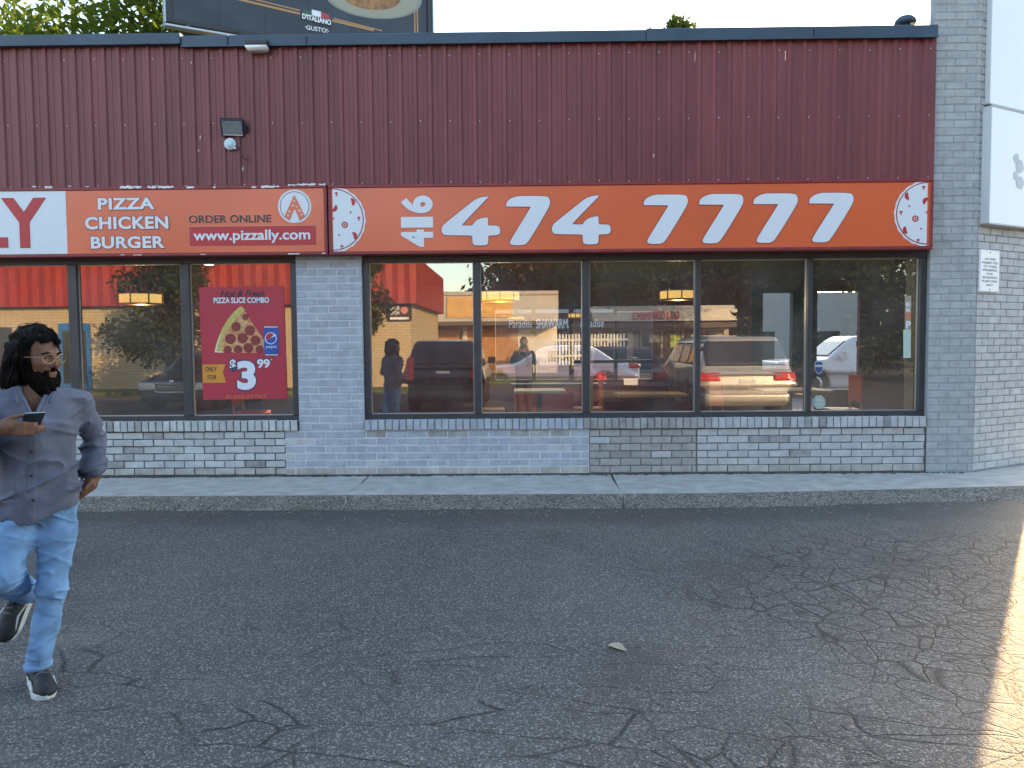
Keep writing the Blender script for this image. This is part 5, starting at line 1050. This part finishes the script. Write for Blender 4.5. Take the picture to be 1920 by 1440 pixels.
# hair and beard
def hairf(x, y, z):
    P = (x, y, z); Q = H(P); wv = .0075 * np.sin(70 * Q[1] + 34 * Q[2] + 22 * Q[0] + 5 * noise(P, 16, 16, 9)) + .010 * noise(P, 17, 17, 11, 3) + .004 * noise(P, 50, 50, 22, 5)
    d = ell(Q, (-.014, 0, .040), (.115, .090, .101))
    for c, r in (((-.075, .045, -.045), (.048, .052, .085)), ((-.075, -.050, -.045), (.048, .052, .090)), ((-.095, 0, -.06), (.045, .075, .095)), ((-.048, -.088, -.065), (.045, .040, .075)), ((-.06, -.09, -.105), (.052, .042, .045)), ((-.05, .082, -.05), (.035, .030, .08))): d = smin(d, ell(Q, c, r), .02)
    fc = smax(.038 - .30 * np.clip(Q[2] - .02, -.2, .08) + .55 * np.clip(Q[2] - .070, 0, 1) - Q[0], Q[2] - .100 + .9 * np.abs(Q[1]) * .35, .01)
    cut_ = np.maximum(.020 + .9 * np.clip(Q[2] - .046, 0, 1) - Q[0] + .006 * np.sin(90 * Q[1]), Q[2] - .070 + .004 * np.sin(110 * Q[1])); d = smax(d, -cut_, .008); return d + wv
body_of(hairf, (-.17, -.16, 1.39), (.15, .16, 1.70), .0046, 'hair', hairm, pr)
def strands(fn, P0, dirf, n, step, wid, nm):
    g_ = np.random.default_rng(4); P = P0[g_.choice(len(P0), n)].astype(float); V = []; e = .003
    ph_ = g_.random(n) * 6.28; rows = []
    for k in range(step):
        G = np.stack([fn(*(P + np.eye(3)[i] * e).T) - fn(*(P - np.eye(3)[i] * e).T) for i in range(3)], 1) / (2 * e); G /= np.linalg.norm(G, axis=1)[:, None] + 1e-9
        P = P - G * (fn(*P.T) - .0055)[:, None]; D = dirf(P, k, ph_); D = D - G * (D * G).sum(1)[:, None]; D /= np.linalg.norm(D, axis=1)[:, None] + 1e-9
        S_ = np.cross(D, G); w = wid * math.sin(math.pi * (k + .6) / (step + .2)); rows.append(np.stack([P - S_ * w, P + S_ * w + G * .0012], 1)); P = P + D * .011
    A = np.stack(rows, 1); V = A.reshape(-1, 3); b0 = (np.arange(n) * step * 2)[:, None] + np.arange(step - 1)[None] * 2; b0 = b0.ravel(); return npmesh(nm, V, np.stack([b0, b0 + 1, b0 + 3, b0 + 2], 1), True)
def verts(o): a = np.empty(len(o.data.vertices) * 3, dtype=np.float32); o.data.vertices.foreach_get('co', a); return a.reshape(-1, 3)
hair_o = [o for o in pr.children if o.name.startswith('hair')][0]
def hdir(P, k, ph_):
    Q = H((P[:, 0], P[:, 1], P[:, 2])); top = np.clip((Q[2] - .02) / .10, 0, 1)[:, None]; D = -FX[None] * (.35 + .9 * top) + np.array([0, 0, -1.0]) * (1.0 - .75 * top) + GX[None] * (np.sign(Q[1]) * .35)[:, None] * top
    return D + GX[None] * (.42 * np.sin(k * .9 + ph_))[:, None]
o = link('hair_strand', strands(hairf, verts(hair_o), hdir, 1500, 10, .0032, 'hair_strand'), hair_o, mat('hair_strand', (0.008, 0.0065, 0.006), 0.6, spec=.10)); o['kind'] = 'stuff'
def beardf(x, y, z):
    P = (x, y, z); Q = H(P); d = un([ell(Q, (.040, 0, -.098), (.062, .064, .066)), ell(Q, (.052, 0, -.140), (.046, .046, .042)), ell(Q, (.0, .055, -.050), (.026, .022, .055)), ell(Q, (.0, -.055, -.050), (.026, .022, .055))], .025)
    d = smax(d, Q[2] + .048 - .75 * np.clip(.060 - Q[0], 0, .08), .008); d = smax(d, -ell(Q, (.094, 0, -.066), (.030, .024, .014)), .004)
    for s in (-1, 1): d = smin(d, cap(Q, (.095, s * .004, -.050), (.080, s * .034, -.066), .0085, .007), .006)
    return d + .0035 * np.sin(150 * Q[1] + 60 * Q[2] + 5 * noise(P, 30)) + .004 * noise(P, 45, 45, 20, 8)
body_of(beardf, (-.10, -.16, 1.34), (.17, .14, 1.56), .0042, 'beard', hairm, pr)
for s in (-1, 1):
    b = MB(); b.tube([hw(.093, s * .014, .020), hw(.094, s * .032, .026), hw(.080, s * .052, .020)], [.004, .0048, .003], 6); b.build('eyebrow', hairm, pr)
    c = hw(.0795, s * .032, .003); b = MB(); b.lathe([(.0005, -.0055), (.004, -.0045), (.0055, 0), (.004, .0045), (.0005, .0055)], c, 10); b.build('iris', mat('eye_dark', (.012, .008, .006), .15, spec=.6), pr)
b = MB(); b.tube([hw(.0865, -.014, -.0655), hw(.0890, 0, -.0665), hw(.0865, .014, -.0655)], [.002, .003, .002], 6); b.build('teeth', mat('teeth', (.30, .26, .24), .3), pr)
goldw = mat('gold_wire', (.45, .33, .16), .3, .9)
b = MB()
for s in (-1, 1):
    b.tube([hw(.106 - .012 * abs(math.cos(k * .3927)) * (s * math.cos(k * .3927) > 0), s * .034 + .026 * math.cos(k * .3927), .000 + .021 * math.sin(k * .3927)) for k in range(17)], .0012, 6)
    b.tube([hw(.098, s * .060, .006), hw(.04, s * .082, .004), hw(-.02, s * .084, .0)], .0011, 5)
b.tube([hw(.112, -.009, .004), hw(.114, 0, .008), hw(.112, .009, .004)], .0011, 5); b.build('glasses', goldw, pr)
# the phone he holds, resting on his fingers
ph = empty('phone', (0, 0, 0), label='dark phone held in the walking man\'s right hand', cat='phone')
ph.matrix_world = Matrix.Translation((-2.21, -4.75, 0)) @ Matrix.Rotation(R(32.6), 4, 'Z') @ Matrix.Translation((-.008, -.215, 1.268)) @ Matrix.Rotation(R(8), 4, 'Z') @ Matrix.Rotation(R(-24), 4, 'X')
b = MB(); b.cbox(-.037, .037, -.072, .072, -.0055, .0035, .003); b.build('body', mat('phone_body', (.02, .035, .03), .3), ph)
b = MB(); b.box(-.034, .034, -.069, .069, .0036, .0042); b.build('screen', mat('phone_screen', (.02, .02, .025), .08), ph)
b = MB(); b.box(-.0372, .0372, -.0725, -.0685, -.003, .001); b.build('edge_band', mat('phone_edge', (.35, .42, .42), .25, .8), ph)

# the photographer, whose reflection stands in the second pane
pg = empty('person', (.04, -8.62, 0), label='photographer in dark clothes raising a phone, mirrored in the glass', cat='person')
def pgskin(x, y, z):
    P = (x, y, z); d = un([ell(P, (0, 0, 1.60), (.078, .098, .115)), ell(P, (0, .03, 1.54), (.058, .066, .085)), cap(P, (0, .098, 1.60), (0, .106, 1.565), .009, .013), cap(P, (0, -.01, 1.5), (0, -.02, 1.38), .055, .065), ell(P, (0, 0, 1.2), (.15, .09, .3)), cap(P, (-.08, 0, .9), (-.1, 0, .08), .08, .045), cap(P, (.08, 0, .9), (.1, 0, .08), .08, .045)], .03)
    for s in (-1, 1):
        d = un([d, cap(P, (s * .18, 0, 1.38), (s * .25, .13, 1.16), .045, .036), cap(P, (s * .25, .13, 1.16), (s * .09, .30, 1.42), .035, .026), cap(P, (s * .09, .30, 1.42), (s * .07, .31, 1.49), .028, .026)], .02)
        for k in range(4): d = smin(d, finger(P, ((s * .085, .325, 1.46 + .02 * k), (s * .055, .345, 1.475 + .02 * k), (s * .03, .345, 1.48 + .02 * k)), .009), .005)
    return d
body_of(pgskin, (-.34, -.14, -.02), (.34, .38, 1.76), .011, 'body', skin, pg)
def pgshirt(x, y, z):
    P = (x, y, z); d = smax((np.sqrt((x / .19) ** 2 + (y / .125) ** 2) - 1) * .125, np.maximum(.84 - z, z - 1.41 + .35 * np.abs(x)), .03)
    for s in (-1, 1): d = un([d, cap(P, (s * .17, 0, 1.36), (s * .25, .13, 1.16), .062, .052), cap(P, (s * .25, .13, 1.16), (s * .115, .27, 1.36), .05, .038)], .03)
    return d + .006 * noise(P, 9)
body_of(pgshirt, (-.36, -.18, .8), (.36, .36, 1.45), .011, 'jacket', fabric('dark_jacket', (.03, .032, .04)), pg)
def pgleg(x, y, z):
    P = (x, y, z); return un([ell(P, (0, 0, .9), (.18, .12, .12)), cap(P, (-.085, 0, .86), (-.1, 0, .1), .095, .06), cap(P, (.085, 0, .86), (.1, 0, .1), .095, .06)], .03)
body_of(pgleg, (-.26, -.2, .0), (.26, .2, 1.04), .012, 'trousers', fabric('dark_trousers', (.025, .027, .035)), pg)
def pghair(x, y, z):
    P = (x, y, z); return smax(ell(P, (0, -.012, 1.625), (.088, .104, .108)), np.minimum(y - .045 + (1.66 - z) * .3, 9) * 1.0 - np.clip(z - 1.66, 0, 1) * 3, .01)
body_of(pghair, (-.12, -.16, 1.48), (.12, .12, 1.76), .01, 'hair', hairm, pg)
for s in (-1, 1):
    b = MB(); b.cbox(s * .1 - .05, s * .1 + .05, -.08, .19, 0, .09, .03); b.build('shoe', shoe_d, pg)
pf = empty('phone', (.04, -8.27, 1.565), label='phone held up by the mirrored photographer', cat='phone')
b = MB(); b.box(-.075, .075, -.0045, .0045, -.075, -.003); b.build('body', mat('phone_body', (.02, .035, .03), .3), pf)
# small flat leaf lying on the drive
lf = empty('fallen_leaf', (.476, -4.33, .012), R(-20), label='single pale dry leaf lying on the asphalt', cat='leaf')
b = MB(); vs = [(-.050, .005, .004), (-.034, .024, .012), (.0, .031, .017), (.024, .021, .012), (.058, -.024, .0), (.012, -.027, .007), (-.024, -.017, .012)]; b.add(vs + [(x, y, z + .0015) for x, y, z in vs], [tuple(range(7))[::-1], tuple(range(7, 14))] + [(k, (k + 1) % 7, 7 + (k + 1) % 7, 7 + k) for k in range(7)]); b.build('blade', mat('dry_leaf', (.40, .33, .23), .8, var=.15, vscale=60), lf)
b = MB(); b.tube([(-.042, .004, .008), (.0, .004, .016), (.048, -.020, .004)], .0012, 5); b.build('stem', mat('leaf_stem', (.33, .27, .19), .8), lf)
